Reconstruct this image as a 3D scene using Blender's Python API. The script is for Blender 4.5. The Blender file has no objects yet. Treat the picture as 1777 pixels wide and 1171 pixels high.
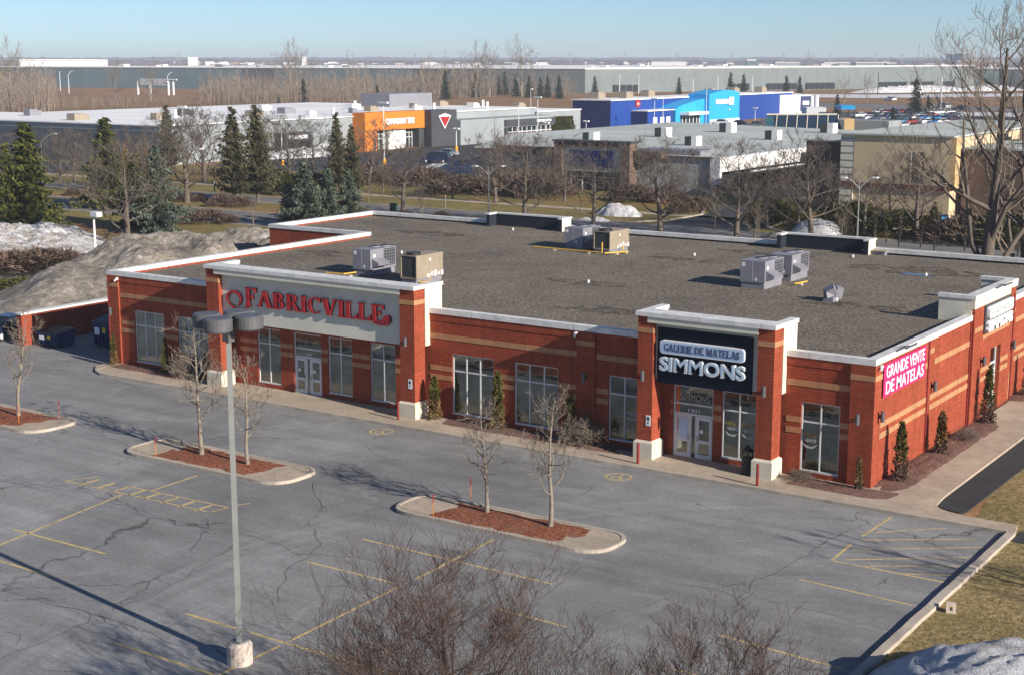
import bpy, math, random
from mathutils import Vector, Matrix, noise
random.seed(7)
S = bpy.context.scene
col = S.collection
rad = math.radians
# ---------------------------------------------------------------- camera
FPX, CXP, CYP, HY, CAMH = 2563.0, 888.5, 585.5, 103.0, 18.5
PITCH = math.atan((CYP-HY)/FPX); YAW = rad(34.1196)
CAM = (21.99, -60.28, CAMH)
cd = bpy.data.cameras.new('camera'); cam = bpy.data.objects.new('camera', cd); col.objects.link(cam)
cd.sensor_width = 36; cd.lens = FPX*36/1777; cd.clip_end = 12000; cd.clip_start = 0.5
cam.location = CAM; cam.rotation_euler = (math.pi/2-PITCH, 0, YAW)
S.camera = cam
# ---------------------------------------------------------------- world, sun, exposure
SUN_EL, SUN_OFF = 22.5, 9.0           # light travels towards -X, a little +Y
w = bpy.data.worlds.new('World'); S.world = w; w.use_nodes = True
nt = w.node_tree; bg = nt.nodes['Background']
sky = nt.nodes.new('ShaderNodeTexSky'); sky.sky_type = 'NISHITA'; sky.sun_disc = False
sky.sun_elevation = rad(SUN_EL); sky.sun_rotation = rad(90+SUN_OFF)
sky.air_density = 0.65; sky.dust_density = 0.25; sky.ozone_density = 4.5; sky.altitude = 20
nt.links.new(sky.outputs[0], bg.inputs[0]); bg.inputs[1].default_value = 0.078
ld = bpy.data.lights.new('sun', 'SUN'); ld.energy = 5.0; ld.angle = rad(0.5); ld.color = (1.0, 0.91, 0.80)
sun = bpy.data.objects.new('sun', ld); col.objects.link(sun)
sd = Vector((-math.cos(rad(SUN_EL))*math.cos(rad(SUN_OFF)), math.cos(rad(SUN_EL))*math.sin(rad(SUN_OFF)), -math.sin(rad(SUN_EL))))
sun.rotation_euler = sd.to_track_quat('-Z', 'Y').to_euler(); sun.location = (60, -70, 60)
S.view_settings.view_transform = 'Standard'; S.view_settings.look = 'None'
S.view_settings.exposure = 0.6; S.view_settings.gamma = 1.0
# ---------------------------------------------------------------- survey helpers: a photo pixel to a point on a level / on a plane
_F = (-math.sin(YAW)*math.cos(PITCH), math.cos(YAW)*math.cos(PITCH), -math.sin(PITCH))
_R = (math.cos(YAW), math.sin(YAW), 0.0)
_U = (_R[1]*_F[2]-_R[2]*_F[1], _R[2]*_F[0]-_R[0]*_F[2], _R[0]*_F[1]-_R[1]*_F[0])
def ray(x, y):
    a = (x-CXP)/FPX; b = -(y-CYP)/FPX
    return [_F[i]+a*_R[i]+b*_U[i] for i in range(3)]
def G(x, y, z=0.0):
    d = ray(x, y); t = (z-CAM[2])/d[2]
    return (CAM[0]+t*d[0], CAM[1]+t*d[1], z)
def HT(px, py, b):                    # height seen at a pixel above a known base
    r = ray(px, py); D = math.hypot(b[0]-CAM[0], b[1]-CAM[1]); t = D/math.hypot(r[0], r[1])
    return CAM[2]+t*r[2]
def AT(px, py, D):                    # point at horizontal distance D
    r = ray(px, py); t = D/math.hypot(r[0], r[1])
    return (CAM[0]+t*r[0], CAM[1]+t*r[1], CAM[2]+t*r[2])
# ---------------------------------------------------------------- object helpers
def tag(o, label=None, cat=None, group=None, kind=None):
    if label: o['label'] = label
    if cat: o['category'] = cat
    if group: o['group'] = group
    if kind: o['kind'] = kind
    return o
def thing(name, label, cat, loc=(0,0,0), rz=0.0, group=None):
    o = bpy.data.objects.new(name, None); col.objects.link(o)
    o.location = loc; o.rotation_euler = (0, 0, rz); o.empty_display_size = 0.3
    return tag(o, label, cat, group)
def copy_tree(o, parent=None):
    c = o.copy(); col.objects.link(c)
    if parent is not None: c.parent = parent
    for ch in list(o.children): copy_tree(ch, c)
    return c
class MB:
    def __init__(s): s.v = []; s.f = []; s.smooth = False
    def poly(s, pts): n = len(s.v); s.v += [tuple(p) for p in pts]; s.f.append(tuple(range(n, n+len(pts)))); return s
    def box(s, x0, x1, y0, y1, z0, z1):
        n = len(s.v)
        s.v += [(x0,y0,z0),(x1,y0,z0),(x1,y1,z0),(x0,y1,z0),(x0,y0,z1),(x1,y0,z1),(x1,y1,z1),(x0,y1,z1)]
        s.f += [(n,n+3,n+2,n+1),(n+4,n+5,n+6,n+7),(n,n+1,n+5,n+4),(n+1,n+2,n+6,n+5),(n+2,n+3,n+7,n+6),(n+3,n,n+4,n+7)]
        return s
    def prism(s, pts, z0, z1):         # ground-plan outline, ccw
        n = len(s.v); k = len(pts)
        s.v += [(p[0],p[1],z0) for p in pts]+[(p[0],p[1],z1) for p in pts]
        s.f.append(tuple(range(n+k-1, n-1, -1))); s.f.append(tuple(range(n+k, n+2*k)))
        for i in range(k):
            j = (i+1) % k; s.f.append((n+i, n+j, n+k+j, n+k+i))
        return s
    def face_prism(s, pts, y0, y1, axis='y'):   # outline in a wall plane, given thickness
        n = len(s.v); k = len(pts)
        if axis == 'y':
            s.v += [(p[0],y0,p[1]) for p in pts]+[(p[0],y1,p[1]) for p in pts]
        else:
            s.v += [(y0,p[0],p[1]) for p in pts]+[(y1,p[0],p[1]) for p in pts]
        s.f.append(tuple(range(n, n+k))); s.f.append(tuple(range(n+2*k-1, n+k-1, -1)))
        for i in range(k):
            j = (i+1) % k; s.f.append((n+j, n+i, n+k+i, n+k+j))
        return s
    def tube(s, pts, rs, n=6, cap=True):
        base = len(s.v); prev = None
        for i, p in enumerate(pts):
            p = Vector(p)
            d = (Vector(pts[min(i+1, len(pts)-1)])-Vector(pts[max(i-1, 0)]))
            if d.length < 1e-9: d = Vector((0,0,1))
            d.normalize()
            u = d.cross(Vector((0,0,1)) if abs(d.z) < 0.9 else Vector((1,0,0))).normalized()
            if prev is not None:
                u = (prev-d*prev.dot(d))
                u = u.normalized() if u.length > 1e-6 else d.orthogonal().normalized()
            prev = u; v = d.cross(u)
            r = rs[i] if hasattr(rs, '__len__') else rs
            for k in range(n):
                a = 2*math.pi*k/n
                s.v.append(tuple(p+u*(r*math.cos(a))+v*(r*math.sin(a))))
        for i in range(len(pts)-1):
            for k in range(n):
                a = base+i*n+k; b = base+i*n+(k+1) % n
                s.f.append((a, b, b+n, a+n))
        if cap:
            s.f.append(tuple(range(base+n-1, base-1, -1))); e = base+(len(pts)-1)*n; s.f.append(tuple(range(e, e+n)))
        return s
    def cyl(s, x, y, z0, z1, r, n=12, r2=None): return s.tube([(x,y,z0),(x,y,z1)], [r, r if r2 is None else r2], n)
    def build(s, name, m, parent=None, smooth=False, world=True):
        me = bpy.data.meshes.new(name)
        vs = s.v
        if parent is not None and world:
            L = parent.location; vs = [(a-L[0], b-L[1], c-L[2]) for a, b, c in vs]
            if parent.parent is not None:
                L2 = parent.parent.location; vs = [(a-L2[0], b-L2[1], c-L2[2]) for a, b, c in vs]
        me.from_pydata(vs, [], s.f); me.update()
        if smooth or s.smooth: me.polygons.foreach_set('use_smooth', [True]*len(me.polygons))
        me.materials.append(m)
        o = bpy.data.objects.new(name, me); col.objects.link(o)
        if parent is not None: o.parent = parent
        return o
def build_split(mb, name, m, parent, label=None):
    par = list(range(len(mb.v)))
    def fd(a):
        while par[a] != a: par[a] = par[par[a]]; a = par[a]
        return a
    for f in mb.f:
        for q in f[1:]: par[fd(q)] = fd(f[0])
    comps = {}
    for f in mb.f: comps.setdefault(fd(f[0]), []).append(f)
    for fs_ in comps.values():
        ids = sorted({i for f in fs_ for i in f}); mp = {a: b for b, a in enumerate(ids)}
        q = MB(); q.v = [mb.v[i] for i in ids]; q.f = [tuple(mp[i] for i in f) for f in fs_]; q.build(name, m, parent)
def box(name, m, parent, *a): return MB().box(*a).build(name, m, parent)
# ---------------------------------------------------------------- materials
def srgb(r, g, b):
    f = lambda c: (c/255/12.92) if c/255 <= 0.04045 else ((c/255+0.055)/1.055)**2.4
    return (f(r), f(g), f(b), 1)
def lin(*c): return (c[0], c[1], c[2], 1)
class NB:
    def __init__(s, name):
        s.m = bpy.data.materials.new(name); s.m.use_nodes = True; s.t = s.m.node_tree; s.p = s.t.nodes['Principled BSDF']
    def n(s, t, **kw):
        x = s.t.nodes.new('ShaderNode'+t)
        for k, v in kw.items():
            if k.startswith('i_'): x.inputs[k[2:].replace('_', ' ')].default_value = v
            else: setattr(x, k, v)
        return x
    def l(s, a, b): s.t.links.new(a, b)
    def pos(s): return s.n('NewGeometry').outputs['Position']
    def noise(s, vec, scale, detail=4, rough=0.55, dist=0.0):
        x = s.n('TexNoise'); x.inputs['Scale'].default_value = scale; x.inputs['Detail'].default_value = detail
        x.inputs['Roughness'].default_value = rough; x.inputs['Distortion'].default_value = dist
        s.l(vec, x.inputs['Vector']); return x.outputs['Fac']
    def ramp(s, fac, stops):
        r = s.n('ValToRGB'); e = r.color_ramp.elements
        while len(e) > 1: e.remove(e[-1])
        e[0].position = stops[0][0]; e[0].color = stops[0][1]
        for p, c in stops[1:]: q = e.new(p); q.color = c
        s.l(fac, r.inputs[0]); return r.outputs[0]
    def mix(s, fac, a, b, mode='MIX'):
        x = s.n('MixRGB', blend_type=mode)
        for i, v in ((0, fac), (1, a), (2, b)):
            if isinstance(v, (int, float)): x.inputs[i].default_value = v
            elif isinstance(v, tuple): x.inputs[i].default_value = v
            else: s.l(v, x.inputs[i])
        return x.outputs[0]
    def math(s, op, a, b=0.0, clamp=False):
        x = s.n('Math', operation=op, use_clamp=clamp)
        for i, v in ((0, a), (1, b)):
            if isinstance(v, (int, float)): x.inputs[i].default_value = v
            else: s.l(v, x.inputs[i])
        return x.outputs[0]
    def bump(s, h, strength=0.3, dist=0.02):
        b = s.n('Bump'); b.inputs['Strength'].default_value = strength; b.inputs['Distance'].default_value = dist
        s.l(h, b.inputs['Height']); s.l(b.outputs[0], s.p.inputs['Normal'])
    def color(s, c): s.l(c, s.p.inputs['Base Color'])
    def rough(s, v): s.p.inputs['Roughness'].default_value = v
def W3(v): return lin(v, v, v)
def simple(name, c, rough=0.6, var=0.12, scale=1.5, metal=0.0, spec=0.4, obj=False, fine=None):
    b = NB(name); p = b.n('TexCoord').outputs['Object'] if obj else b.pos()
    n1 = b.noise(p, scale, 5)
    n2 = b.noise(p, fine or scale*9, 3)
    k = b.ramp(n1, [(0.3, W3(1-var)), (0.7, W3(1+var*0.6))])
    k2 = b.ramp(n2, [(0.3, W3(1-var*0.6)), (0.7, W3(1+var*0.4))])
    b.color(b.mix(1.0, b.mix(1.0, c, k, 'MULTIPLY'), k2, 'MULTIPLY'))
    b.rough(rough); b.p.inputs['Metallic'].default_value = metal; b.p.inputs['Specular IOR Level'].default_value = spec
    return b.m
def brick(name, c1, c2, mortar, bw=0.40, bh=0.135):
    b = NB(name); s = b.n('SeparateXYZ'); b.l(b.pos(), s.inputs[0])
    u = b.math('ADD', s.outputs[0], s.outputs[1])
    c = b.n('CombineXYZ'); b.l(u, c.inputs[0]); b.l(s.outputs[2], c.inputs[1])
    t = b.n('TexBrick'); b.l(c.outputs[0], t.inputs['Vector'])
    t.inputs['Scale'].default_value = 1; t.inputs['Brick Width'].default_value = bw; t.inputs['Row Height'].default_value = bh
    t.inputs['Mortar Size'].default_value = 0.016; t.inputs['Mortar Smooth'].default_value = 0.3; t.inputs['Bias'].default_value = 0.0
    t.inputs['Color1'].default_value = c1; t.inputs['Color2'].default_value = c2; t.inputs['Mortar'].default_value = mortar
    n1 = b.noise(b.pos(), 0.7, 4); n2 = b.noise(b.pos(), 5, 3)
    k = b.ramp(n1, [(0.3, W3(0.88)), (0.7, W3(1.06))]); k2 = b.ramp(n2, [(0.3, W3(0.9)), (0.7, W3(1.06))])
    mp = b.n('Mapping'); mp.inputs['Scale'].default_value = (2.6, 2.6, .16); b.l(b.pos(), mp.inputs[0]); vs = b.noise(mp.outputs[0], 1.0, 4, .6)
    k = b.mix(1.0, k, b.ramp(vs, [(0.28, W3(.80)), (0.5, W3(1.0)), (0.74, W3(1.12))]), 'MULTIPLY')
    k = b.mix(b.ramp(vs, [(0.68, W3(0)), (0.8, W3(.22))]), k, lin(1.5,2.6,3.2))
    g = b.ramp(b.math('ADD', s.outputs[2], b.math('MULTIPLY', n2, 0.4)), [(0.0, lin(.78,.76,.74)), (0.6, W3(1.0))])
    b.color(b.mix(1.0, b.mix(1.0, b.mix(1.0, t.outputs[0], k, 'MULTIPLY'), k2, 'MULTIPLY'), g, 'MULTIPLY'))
    b.rough(0.85); b.p.inputs['Specular IOR Level'].default_value = 0.15
    b.bump(t.outputs['Fac'], -0.25, 0.01)
    return b.m
M = {}
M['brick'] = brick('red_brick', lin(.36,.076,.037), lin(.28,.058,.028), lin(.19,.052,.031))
M['tanbrick'] = brick('tan_brick', lin(.48,.25,.12), lin(.42,.215,.105), lin(.38,.21,.12))
def coping_mat():
    b = NB('white_metal_coping'); s = b.n('SeparateXYZ'); b.l(b.pos(), s.inputs[0])
    u = b.math('ADD', s.outputs[0], s.outputs[1]); n1 = b.noise(b.pos(), 1.3, 5)
    fr = b.math('FRACT', b.math('DIVIDE', u, 3.05))
    seam = b.ramp(fr, [(0.0, W3(.55)), (0.012, W3(1)), (0.988, W3(1)), (1.0, W3(.55))])
    mp = b.n('Mapping'); mp.inputs['Scale'].default_value = (1.7, 1.7, 5); b.l(b.pos(), mp.inputs[0]); n9 = b.noise(mp.outputs[0], 1.6, 6, .7)
    c = b.mix(1.0, b.ramp(n1, [(0.3, lin(.58,.58,.56)), (0.65, lin(.76,.75,.72))]), b.ramp(n9, [(0.3, W3(.74)), (0.5, W3(1.0))]), 'MULTIPLY')
    b.color(b.mix(1.0, c, seam, 'MULTIPLY')); b.rough(0.5); return b.m
M['coping'] = coping_mat()
M['stucco'] = simple('cream_stucco', lin(.66,.60,.47), .9, .10, .8)
M['greystucco'] = simple('grey_stucco', lin(.64,.62,.52), .9, .12, .9)
M['stone'] = simple('cream_stone', lin(.62,.57,.46), .85, .14, 1.4)
M['white'] = simple('white_paint', lin(.75,.75,.73), .6, .08, 1.0)
M['alum'] = simple('aluminium_frame', lin(.62,.64,.64), .45, .08, 2.0)
M['navy'] = simple('navy_panel', lin(.005,.010,.024), .7, .3, .8, spec=.12)
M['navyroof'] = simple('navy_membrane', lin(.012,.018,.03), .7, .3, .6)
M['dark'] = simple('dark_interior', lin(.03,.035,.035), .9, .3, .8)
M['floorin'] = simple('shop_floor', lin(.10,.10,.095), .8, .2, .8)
M['blind'] = simple('white_blind', lin(.55,.58,.56), .8, .05, 6)
M['black'] = simple('black_metal', lin(.02,.02,.022), .5, .2, 3)
M['lampgrey'] = simple('grey_lamp_metal', lin(.10,.10,.105), .5, .15, 3)
M['polegrey'] = simple('grey_painted_pole', lin(.20,.208,.20), .5, .12, 1.2)
M['red'] = simple('red_sign_face', lin(.36,.014,.018), .5, .12, 2)
M['redside'] = simple('sign_return', lin(.04,.012,.014), .5, .2, 2)
M['bollard'] = simple('dark_red_bollard', lin(.22,.02,.02), .6, .2, 3)
M['pillblue'] = simple('pale_blue_sign', lin(.42,.56,.74), .4, .06, 2)
M['magenta'] = simple('magenta_vinyl', lin(.78,.022,.14), .5, .06, 1)
M['textdark'] = simple('dark_lettering', lin(.05,.06,.12), .5, .1, 3)
M['textwhite'] = simple('white_lettering', lin(.82,.84,.86), .4, .04, 3)
M['textgold'] = simple('ochre_lettering', lin(.30,.22,.05), .5, .1, 3)
M['textgrey'] = simple('grey_lettering', lin(.40,.42,.40), .5, .1, 3)
M['rtugrey'] = simple('galvanised_grey', lin(.22,.22,.25), .6, .15, 1.5)
M['rtutan'] = simple('tan_cabinet', lin(.30,.25,.185), .6, .15, 1.5)
M['rtudark'] = simple('coil_grille', lin(.045,.05,.05), .6, .3, 4)
M['gas'] = simple('yellow_pipe', lin(.70,.42,.05), .6, .15, 3)
M['snow'] = None
def glass_mat(name, tint=(.55,.66,.66), refl=0.10, rgh=0.03):
    b = NB(name); t = b.t; t.nodes.remove(b.p)
    tr = b.n('BsdfTransparent'); tr.inputs[0].default_value = lin(*tint)
    gl = b.n('BsdfGlossy'); gl.inputs['Roughness'].default_value = rgh; gl.inputs[0].default_value = lin(.9,.95,.95)
    lw = b.n('LayerWeight'); lw.inputs[0].default_value = 0.35
    nz = b.noise(b.pos(), 1.1, 3); bp = b.n('Bump'); bp.inputs['Strength'].default_value = .12; bp.inputs['Distance'].default_value = .05; b.l(nz, bp.inputs['Height']); b.l(bp.outputs[0], gl.inputs['Normal'])
    fac = b.math('ADD', b.math('MULTIPLY', lw.outputs['Facing'], 0.6), b.math('MULTIPLY', nz, refl*2), True)
    mx = b.n('MixShader'); b.l(fac, mx.inputs[0]); b.l(tr.outputs[0], mx.inputs[1]); b.l(gl.outputs[0], mx.inputs[2])
    b.l(mx.outputs[0], t.nodes['Material Output'].inputs[0]); return b.m
M['glass'] = glass_mat('window_glass', (.30,.43,.46), .12)
M['carglass'] = simple('dark_car_glass', lin(.015,.02,.025), .08, .1, 1, spec=.8)
def asphalt(name, base, yard=True):
    b = NB(name); p = b.pos()
    big = b.noise(p, 0.09, 5, 0.6, 0.6); mid = b.noise(p, 0.55, 5); fine = b.noise(p, 14, 3, .7)
    mp = b.n('Mapping'); mp.inputs['Scale'].default_value = (0.08, 0.9, 1); b.l(p, mp.inputs[0])
    streak = b.noise(mp.outputs[0], 1.0, 5, .6, .4)
    c = b.ramp(big, [(0.3, lin(*[x*.82 for x in base])), (0.5, lin(*base)), (0.72, lin(*[x*1.22 for x in base]))])
    c = b.mix(1.0, c, b.ramp(mid, [(0.3, W3(.88)), (0.7, W3(1.1))]), 'MULTIPLY')
    c = b.mix(1.0, c, b.ramp(streak, [(0.35, W3(.88)), (0.65, W3(1.12))]), 'MULTIPLY')
    c = b.mix(1.0, c, b.ramp(fine, [(0.3, W3(.8)), (0.7, W3(1.18))]), 'MULTIPLY')
    if yard:
        v = b.n('TexVoronoi'); v.feature = 'DISTANCE_TO_EDGE'; v.inputs['Scale'].default_value = 0.10
        wv = b.mix(0.5, p, b.n('TexNoise').outputs['Color'])
        nz = b.n('TexNoise'); nz.inputs['Scale'].default_value = .7; nz.inputs['Detail'].default_value = 5; b.l(p, nz.inputs[0])
        add = b.n('VectorMath', operation='MULTIPLY_ADD'); b.l(nz.outputs['Color'], add.inputs[0]); add.inputs[1].default_value = (2.2, 2.2, 0); b.l(p, add.inputs[2])
        b.l(add.outputs[0], v.inputs['Vector'])
        gate = b.ramp(b.noise(p, 0.12, 3), [(0.50, W3(0)), (0.56, W3(1))])
        cr = b.ramp(v.outputs['Distance'], [(0.0, W3(1)), (0.0022, W3(.7)), (0.0045, W3(0))])
        c = b.mix(b.math('MULTIPLY', b.math('MULTIPLY', cr, gate), .75), c, lin(.025,.025,.025))
        dv = b.n('VectorMath', operation='DISTANCE'); b.l(p, dv.inputs[0]); dv.inputs[1].default_value = (9.0, -23.0, 0)
        cv = b.n('CombineXYZ'); b.l(b.math('MULTIPLY', dv.outputs['Value'], 2.2), cv.inputs[0]); arc = b.noise(cv.outputs[0], 1.0, 4, .6)
        am = b.math('MULTIPLY', b.ramp(b.noise(p, .08, 2), [(0.42, W3(0)), (0.6, W3(1))]), .9)
        c = b.mix(am, c, b.mix(1.0, c, b.ramp(arc, [(0.32, W3(.84)), (0.66, W3(1.16))]), 'MULTIPLY'))
        pt = b.n('TexVoronoi'); pt.feature = 'F1'; pt.inputs['Scale'].default_value = .055; b.l(add.outputs[0], pt.inputs['Vector'])
        sp = b.n('SeparateXYZ'); b.l(pt.outputs['Color'], sp.inputs[0])
        c = b.mix(1.0, c, b.ramp(sp.outputs[0], [(0.0, W3(.90)), (1.0, W3(1.07))]), 'MULTIPLY')
        grit = b.ramp(b.noise(p, 5.0, 5, .8), [(0.34, W3(.80)), (0.5, W3(1.0)), (0.68, W3(1.14))]); c = b.mix(1.0, c, grit, 'MULTIPLY')
        # pale salt residue
        sal = b.ramp(b.noise(p, .33, 6, .7, 1.0), [(0.58, W3(0)), (0.75, W3(.5))])
        c = b.mix(sal, c, lin(*[x*1.7 for x in base]))
        oil = b.ramp(b.noise(p, .9, 3, .5), [(0.70, W3(0)), (0.78, W3(.45))])
        c = b.mix(oil, c, lin(*[x*.5 for x in base]))
    b.color(c); b.rough(0.85); b.p.inputs['Specular IOR Level'].default_value = .25; b.bump(fine, .25, .01); return b.m
M['asphalt'] = asphalt('parking_asphalt', (.228,.228,.225))
M['asphalt2'] = asphalt('street_asphalt', (.17,.165,.16), False)
M['asphaltnew'] = asphalt('new_asphalt', (.045,.047,.05), False)
def paint_mat():
    b = NB('worn_yellow_paint'); p = b.pos()
    n1 = b.noise(p, 1.3, 5, .65); n2 = b.noise(p, 16, 4, .7)
    c = b.ramp(n2, [(0.3, lin(.46,.34,.15)), (0.6, lin(.70,.52,.22))]); b.color(c); b.rough(.8)
    a = b.ramp(b.math('ADD', b.math('MULTIPLY', n1, .55), b.math('MULTIPLY', n2, .45)), [(0.39, W3(.2)), (0.50, W3(.92))])
    b.l(a, b.p.inputs['Alpha']); return b.m
M['paint'] = paint_mat()
def paint_faint():
    b = NB('faded_paint'); p = b.pos(); n2 = b.noise(p, 8, 4, .7)
    b.p.inputs['Base Color'].default_value = lin(.46,.39,.26); b.rough(.8)
    b.l(b.ramp(n2, [(0.4, W3(.0)), (0.65, W3(.5))]), b.p.inputs['Alpha']); return b.m
M['paintfaint'] = paint_faint()
def concrete(name, base, stain=True):
    b = NB(name); p = b.pos(); s = b.n('SeparateXYZ'); b.l(p, s.inputs[0])
    n1 = b.noise(p, .5, 5, .6, .5); n2 = b.noise(p, 3.0, 5, .6); n3 = b.noise(p, 30, 2)
    c = b.ramp(n1, [(0.3, lin(*[x*.78 for x in base])), (0.6, lin(*base)), (0.75, lin(*[x*1.15 for x in base]))])
    c = b.mix(1.0, c, b.ramp(n2, [(0.3, W3(.85)), (0.7, W3(1.1))]), 'MULTIPLY')
    c = b.mix(1.0, c, b.ramp(n3, [(0.3, W3(.9)), (0.7, W3(1.1))]), 'MULTIPLY')
    fr = b.math('FRACT', b.math('DIVIDE', b.math('ADD', s.outputs[0], s.outputs[1]), 3.0))
    c = b.mix(1.0, c, b.ramp(fr, [(0.0, W3(.55)), (0.008, W3(1)), (0.992, W3(1)), (1.0, W3(.55))]), 'MULTIPLY')
    b.color(c); b.rough(.9); return b.m
M['walk'] = concrete('sidewalk_concrete', (.42,.345,.26))
M['kerb'] = concrete('kerb_concrete', (.44,.38,.31))
M['baseconc'] = simple('pole_base_concrete', lin(.60,.50,.42), .9, .2, 3)
def speckle(name, cs, scale, bstr=.6, big=.4, bd=.03, patch=None):
    b = NB(name); p = b.pos(); f = b.noise(p, scale, 4, .75); g = b.noise(p, big, 5, .6, .5)
    c = b.ramp(f, [(0.28, cs[0]), (0.5, cs[1]), (0.72, cs[2])])
    c = b.mix(1.0, c, b.ramp(g, [(0.3, W3(.72)), (0.5, W3(1)), (0.72, W3(1.2))]), 'MULTIPLY')
    if patch: c = b.mix(b.ramp(b.noise(p, patch[1], 4, .6, .8), [(0.5, W3(0)), (0.68, W3(patch[2]))]), c, patch[0])
    b.color(c); b.rough(.95); b.p.inputs['Specular IOR Level'].default_value = .1; b.bump(f, bstr, bd); return b.m
M['roof'] = speckle('gravel_roof', [lin(.045,.039,.032), lin(.165,.142,.115), lin(.42,.37,.305)], 6.5, 1.0, .13, .06, (lin(.11,.09,.064), .13, .5))
M['mulch'] = speckle('red_mulch', [lin(.09,.03,.018), lin(.24,.082,.045), lin(.42,.19,.12)], 6, 1.0, .6, .07, (lin(.20,.13,.09), .9, .6))
M['gravelbed'] = speckle('brown_bark_bed', [lin(.07,.035,.028), lin(.17,.10,.08), lin(.30,.20,.16)], 8, .8, .8, .05)
M['grass'] = speckle('dead_grass', [lin(.10,.08,.035), lin(.27,.205,.095), lin(.45,.35,.18)], 3.2, 1.0, .10, .1, (lin(.16,.145,.05), .3, .5))
M['verge'] = speckle('greening_grass', [lin(.09,.085,.028), lin(.19,.155,.055), lin(.29,.215,.09)], 1.5, .6, .12, .08, (lin(.26,.155,.07), .06, .9))
M['field'] = speckle('brown_field', [lin(.16,.09,.04), lin(.27,.15,.07), lin(.38,.23,.12)], .6, .6, .03, .1, (lin(.18,.14,.08), .02, .8))
def snow_mat(name, dirt, cov):
    b = NB(name); p = b.pos(); n = b.noise(p, .35, 8, .72, .8); n2 = b.noise(p, 3.2, 5, .8)
    s_ = b.math('ADD', b.math('MULTIPLY', n, .62), b.math('MULTIPLY', n2, .38))
    c = b.ramp(s_, [(cov-.10, lin(.68,.69,.71)), (cov-.02, lin(*[x*1.35 for x in dirt])), (cov+.05, lin(*[x*.85 for x in dirt])), (cov+.14, lin(*[x*.42 for x in dirt]))])
    b.color(c); b.rough(.9); b.bump(b.math('ADD', n2, b.math('MULTIPLY', b.noise(p, 11, 4, .8), .5)), 1.0, .22); return b.m
M['snow'] = snow_mat('old_snow', (.30,.27,.24), .62)
M['patchsnow'] = snow_mat('patchy_snow', (.30,.27,.24), .55)
M['dirtsnow'] = snow_mat('dirty_snow', (.30,.265,.22), .455)
M['greysnow'] = snow_mat('grey_snow', (.36,.35,.34), .58)
def bark(name, a, c): return simple(name, a, .95, .3, 6, obj=True, spec=.1)
M['bark'] = bark('grey_bark', lin(.14,.115,.095), 0)
M['barklight'] = bark('pale_bark', lin(.24,.205,.165), 0)
M['twig'] = bark('brown_twigs', lin(.125,.103,.088), 0)
M['twiglight'] = bark('pale_twigs', lin(.20,.165,.13), 0)
M['twigdark'] = bark('dark_twigs', lin(.105,.074,.066), 0)
M['bud'] = bark('red_buds', lin(.15,.06,.05), 0)
M['woodtan'] = bark('tan_wood_mass', lin(.31,.25,.195), 0)
def needle(name, a, b2, c):
    b = NB(name); g = b.n('NewGeometry'); p = b.n('TexCoord').outputs['Object']
    n = b.noise(p, 1.1, 4, .6)
    k = b.ramp(g.outputs['Random Per Island'], [(0, a), (.5, b2), (1, c)])
    b.color(b.mix(1.0, k, b.ramp(n, [(0.35, W3(.6)), (0.65, W3(1.35))]), 'MULTIPLY')); b.rough(.85); b.p.inputs['Specular IOR Level'].default_value = .15
    return b.m
M['spruce'] = needle('spruce_needles', lin(.026,.036,.010), lin(.065,.078,.018), lin(.14,.135,.03))
M['blue'] = needle('blue_spruce_needles', lin(.045,.062,.042), lin(.075,.10,.07), lin(.13,.16,.12))
M['fardark'] = needle('far_fir_needles', lin(.020,.026,.012), lin(.035,.043,.018), lin(.055,.06,.025))
M['cedar'] = needle('cedar_leaves', lin(.045,.05,.012), lin(.09,.09,.022), lin(.14,.125,.03))
M['cedarbrown'] = needle('browned_cedar', lin(.10,.07,.03), lin(.18,.115,.045), lin(.26,.17,.07))
M['goldtree'] = needle('yellowed_needles', lin(.16,.09,.02), lin(.28,.16,.035), lin(.40,.25,.07))
M['shrub'] = needle('bare_shrub', lin(.07,.045,.035), lin(.13,.09,.07), lin(.20,.14,.11))
M['hedge'] = needle('hedge_leaves', lin(.04,.045,.012), lin(.07,.075,.02), lin(.11,.10,.035))
M['teal'] = simple('teal_awning', lin(.02,.11,.16), .6, .15, .5)
M['orange'] = simple('orange_cladding', lin(.62,.19,.02), .6, .06, .2)
M['charcoal'] = simple('charcoal_cladding', lin(.055,.058,.065), .6, .12, .2)
def siding(name, c, step=1.2):
    b = NB(name); s = b.n('SeparateXYZ'); b.l(b.pos(), s.inputs[0])
    fr = b.math('FRACT', b.math('DIVIDE', b.math('ADD', s.outputs[0], s.outputs[1]), step))
    k = b.ramp(fr, [(0.0, W3(.8)), (0.04, W3(1)), (.96, W3(1)), (1.0, W3(.8))]); n = b.noise(b.pos(), .15, 4)
    b.color(b.mix(1.0, b.mix(1.0, c, k, 'MULTIPLY'), b.ramp(n, [(0.3, W3(.88)), (0.7, W3(1.08))]), 'MULTIPLY')); b.rough(.6); return b.m
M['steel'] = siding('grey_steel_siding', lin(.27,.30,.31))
M['steelshade'] = siding('shaded_steel_siding', lin(.10,.11,.13))  # darker copy of the grey siding, shade put into the colour
M['dcteal'] = siding('teal_grey_panels', lin(.13,.19,.21), 12)
M['dcgrey'] = siding('grey_panels', lin(.145,.175,.175), 12)
M['dcdark'] = siding('dark_teal_panels', lin(.06,.085,.10), 12)
M['roofwhite'] = simple('white_membrane_roof', lin(.84,.84,.83), .8, .12, .08)
M['roofgrey'] = simple('grey_membrane_roof', lin(.46,.49,.46), .85, .2, .08)
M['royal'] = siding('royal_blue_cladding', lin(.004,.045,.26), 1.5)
M['royald'] = siding('deep_and_shaded_blue_cladding', lin(.003,.016,.12), 1.5)  # darker royal blue: painted shade on the store's sides, plain colour on signs
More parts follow.
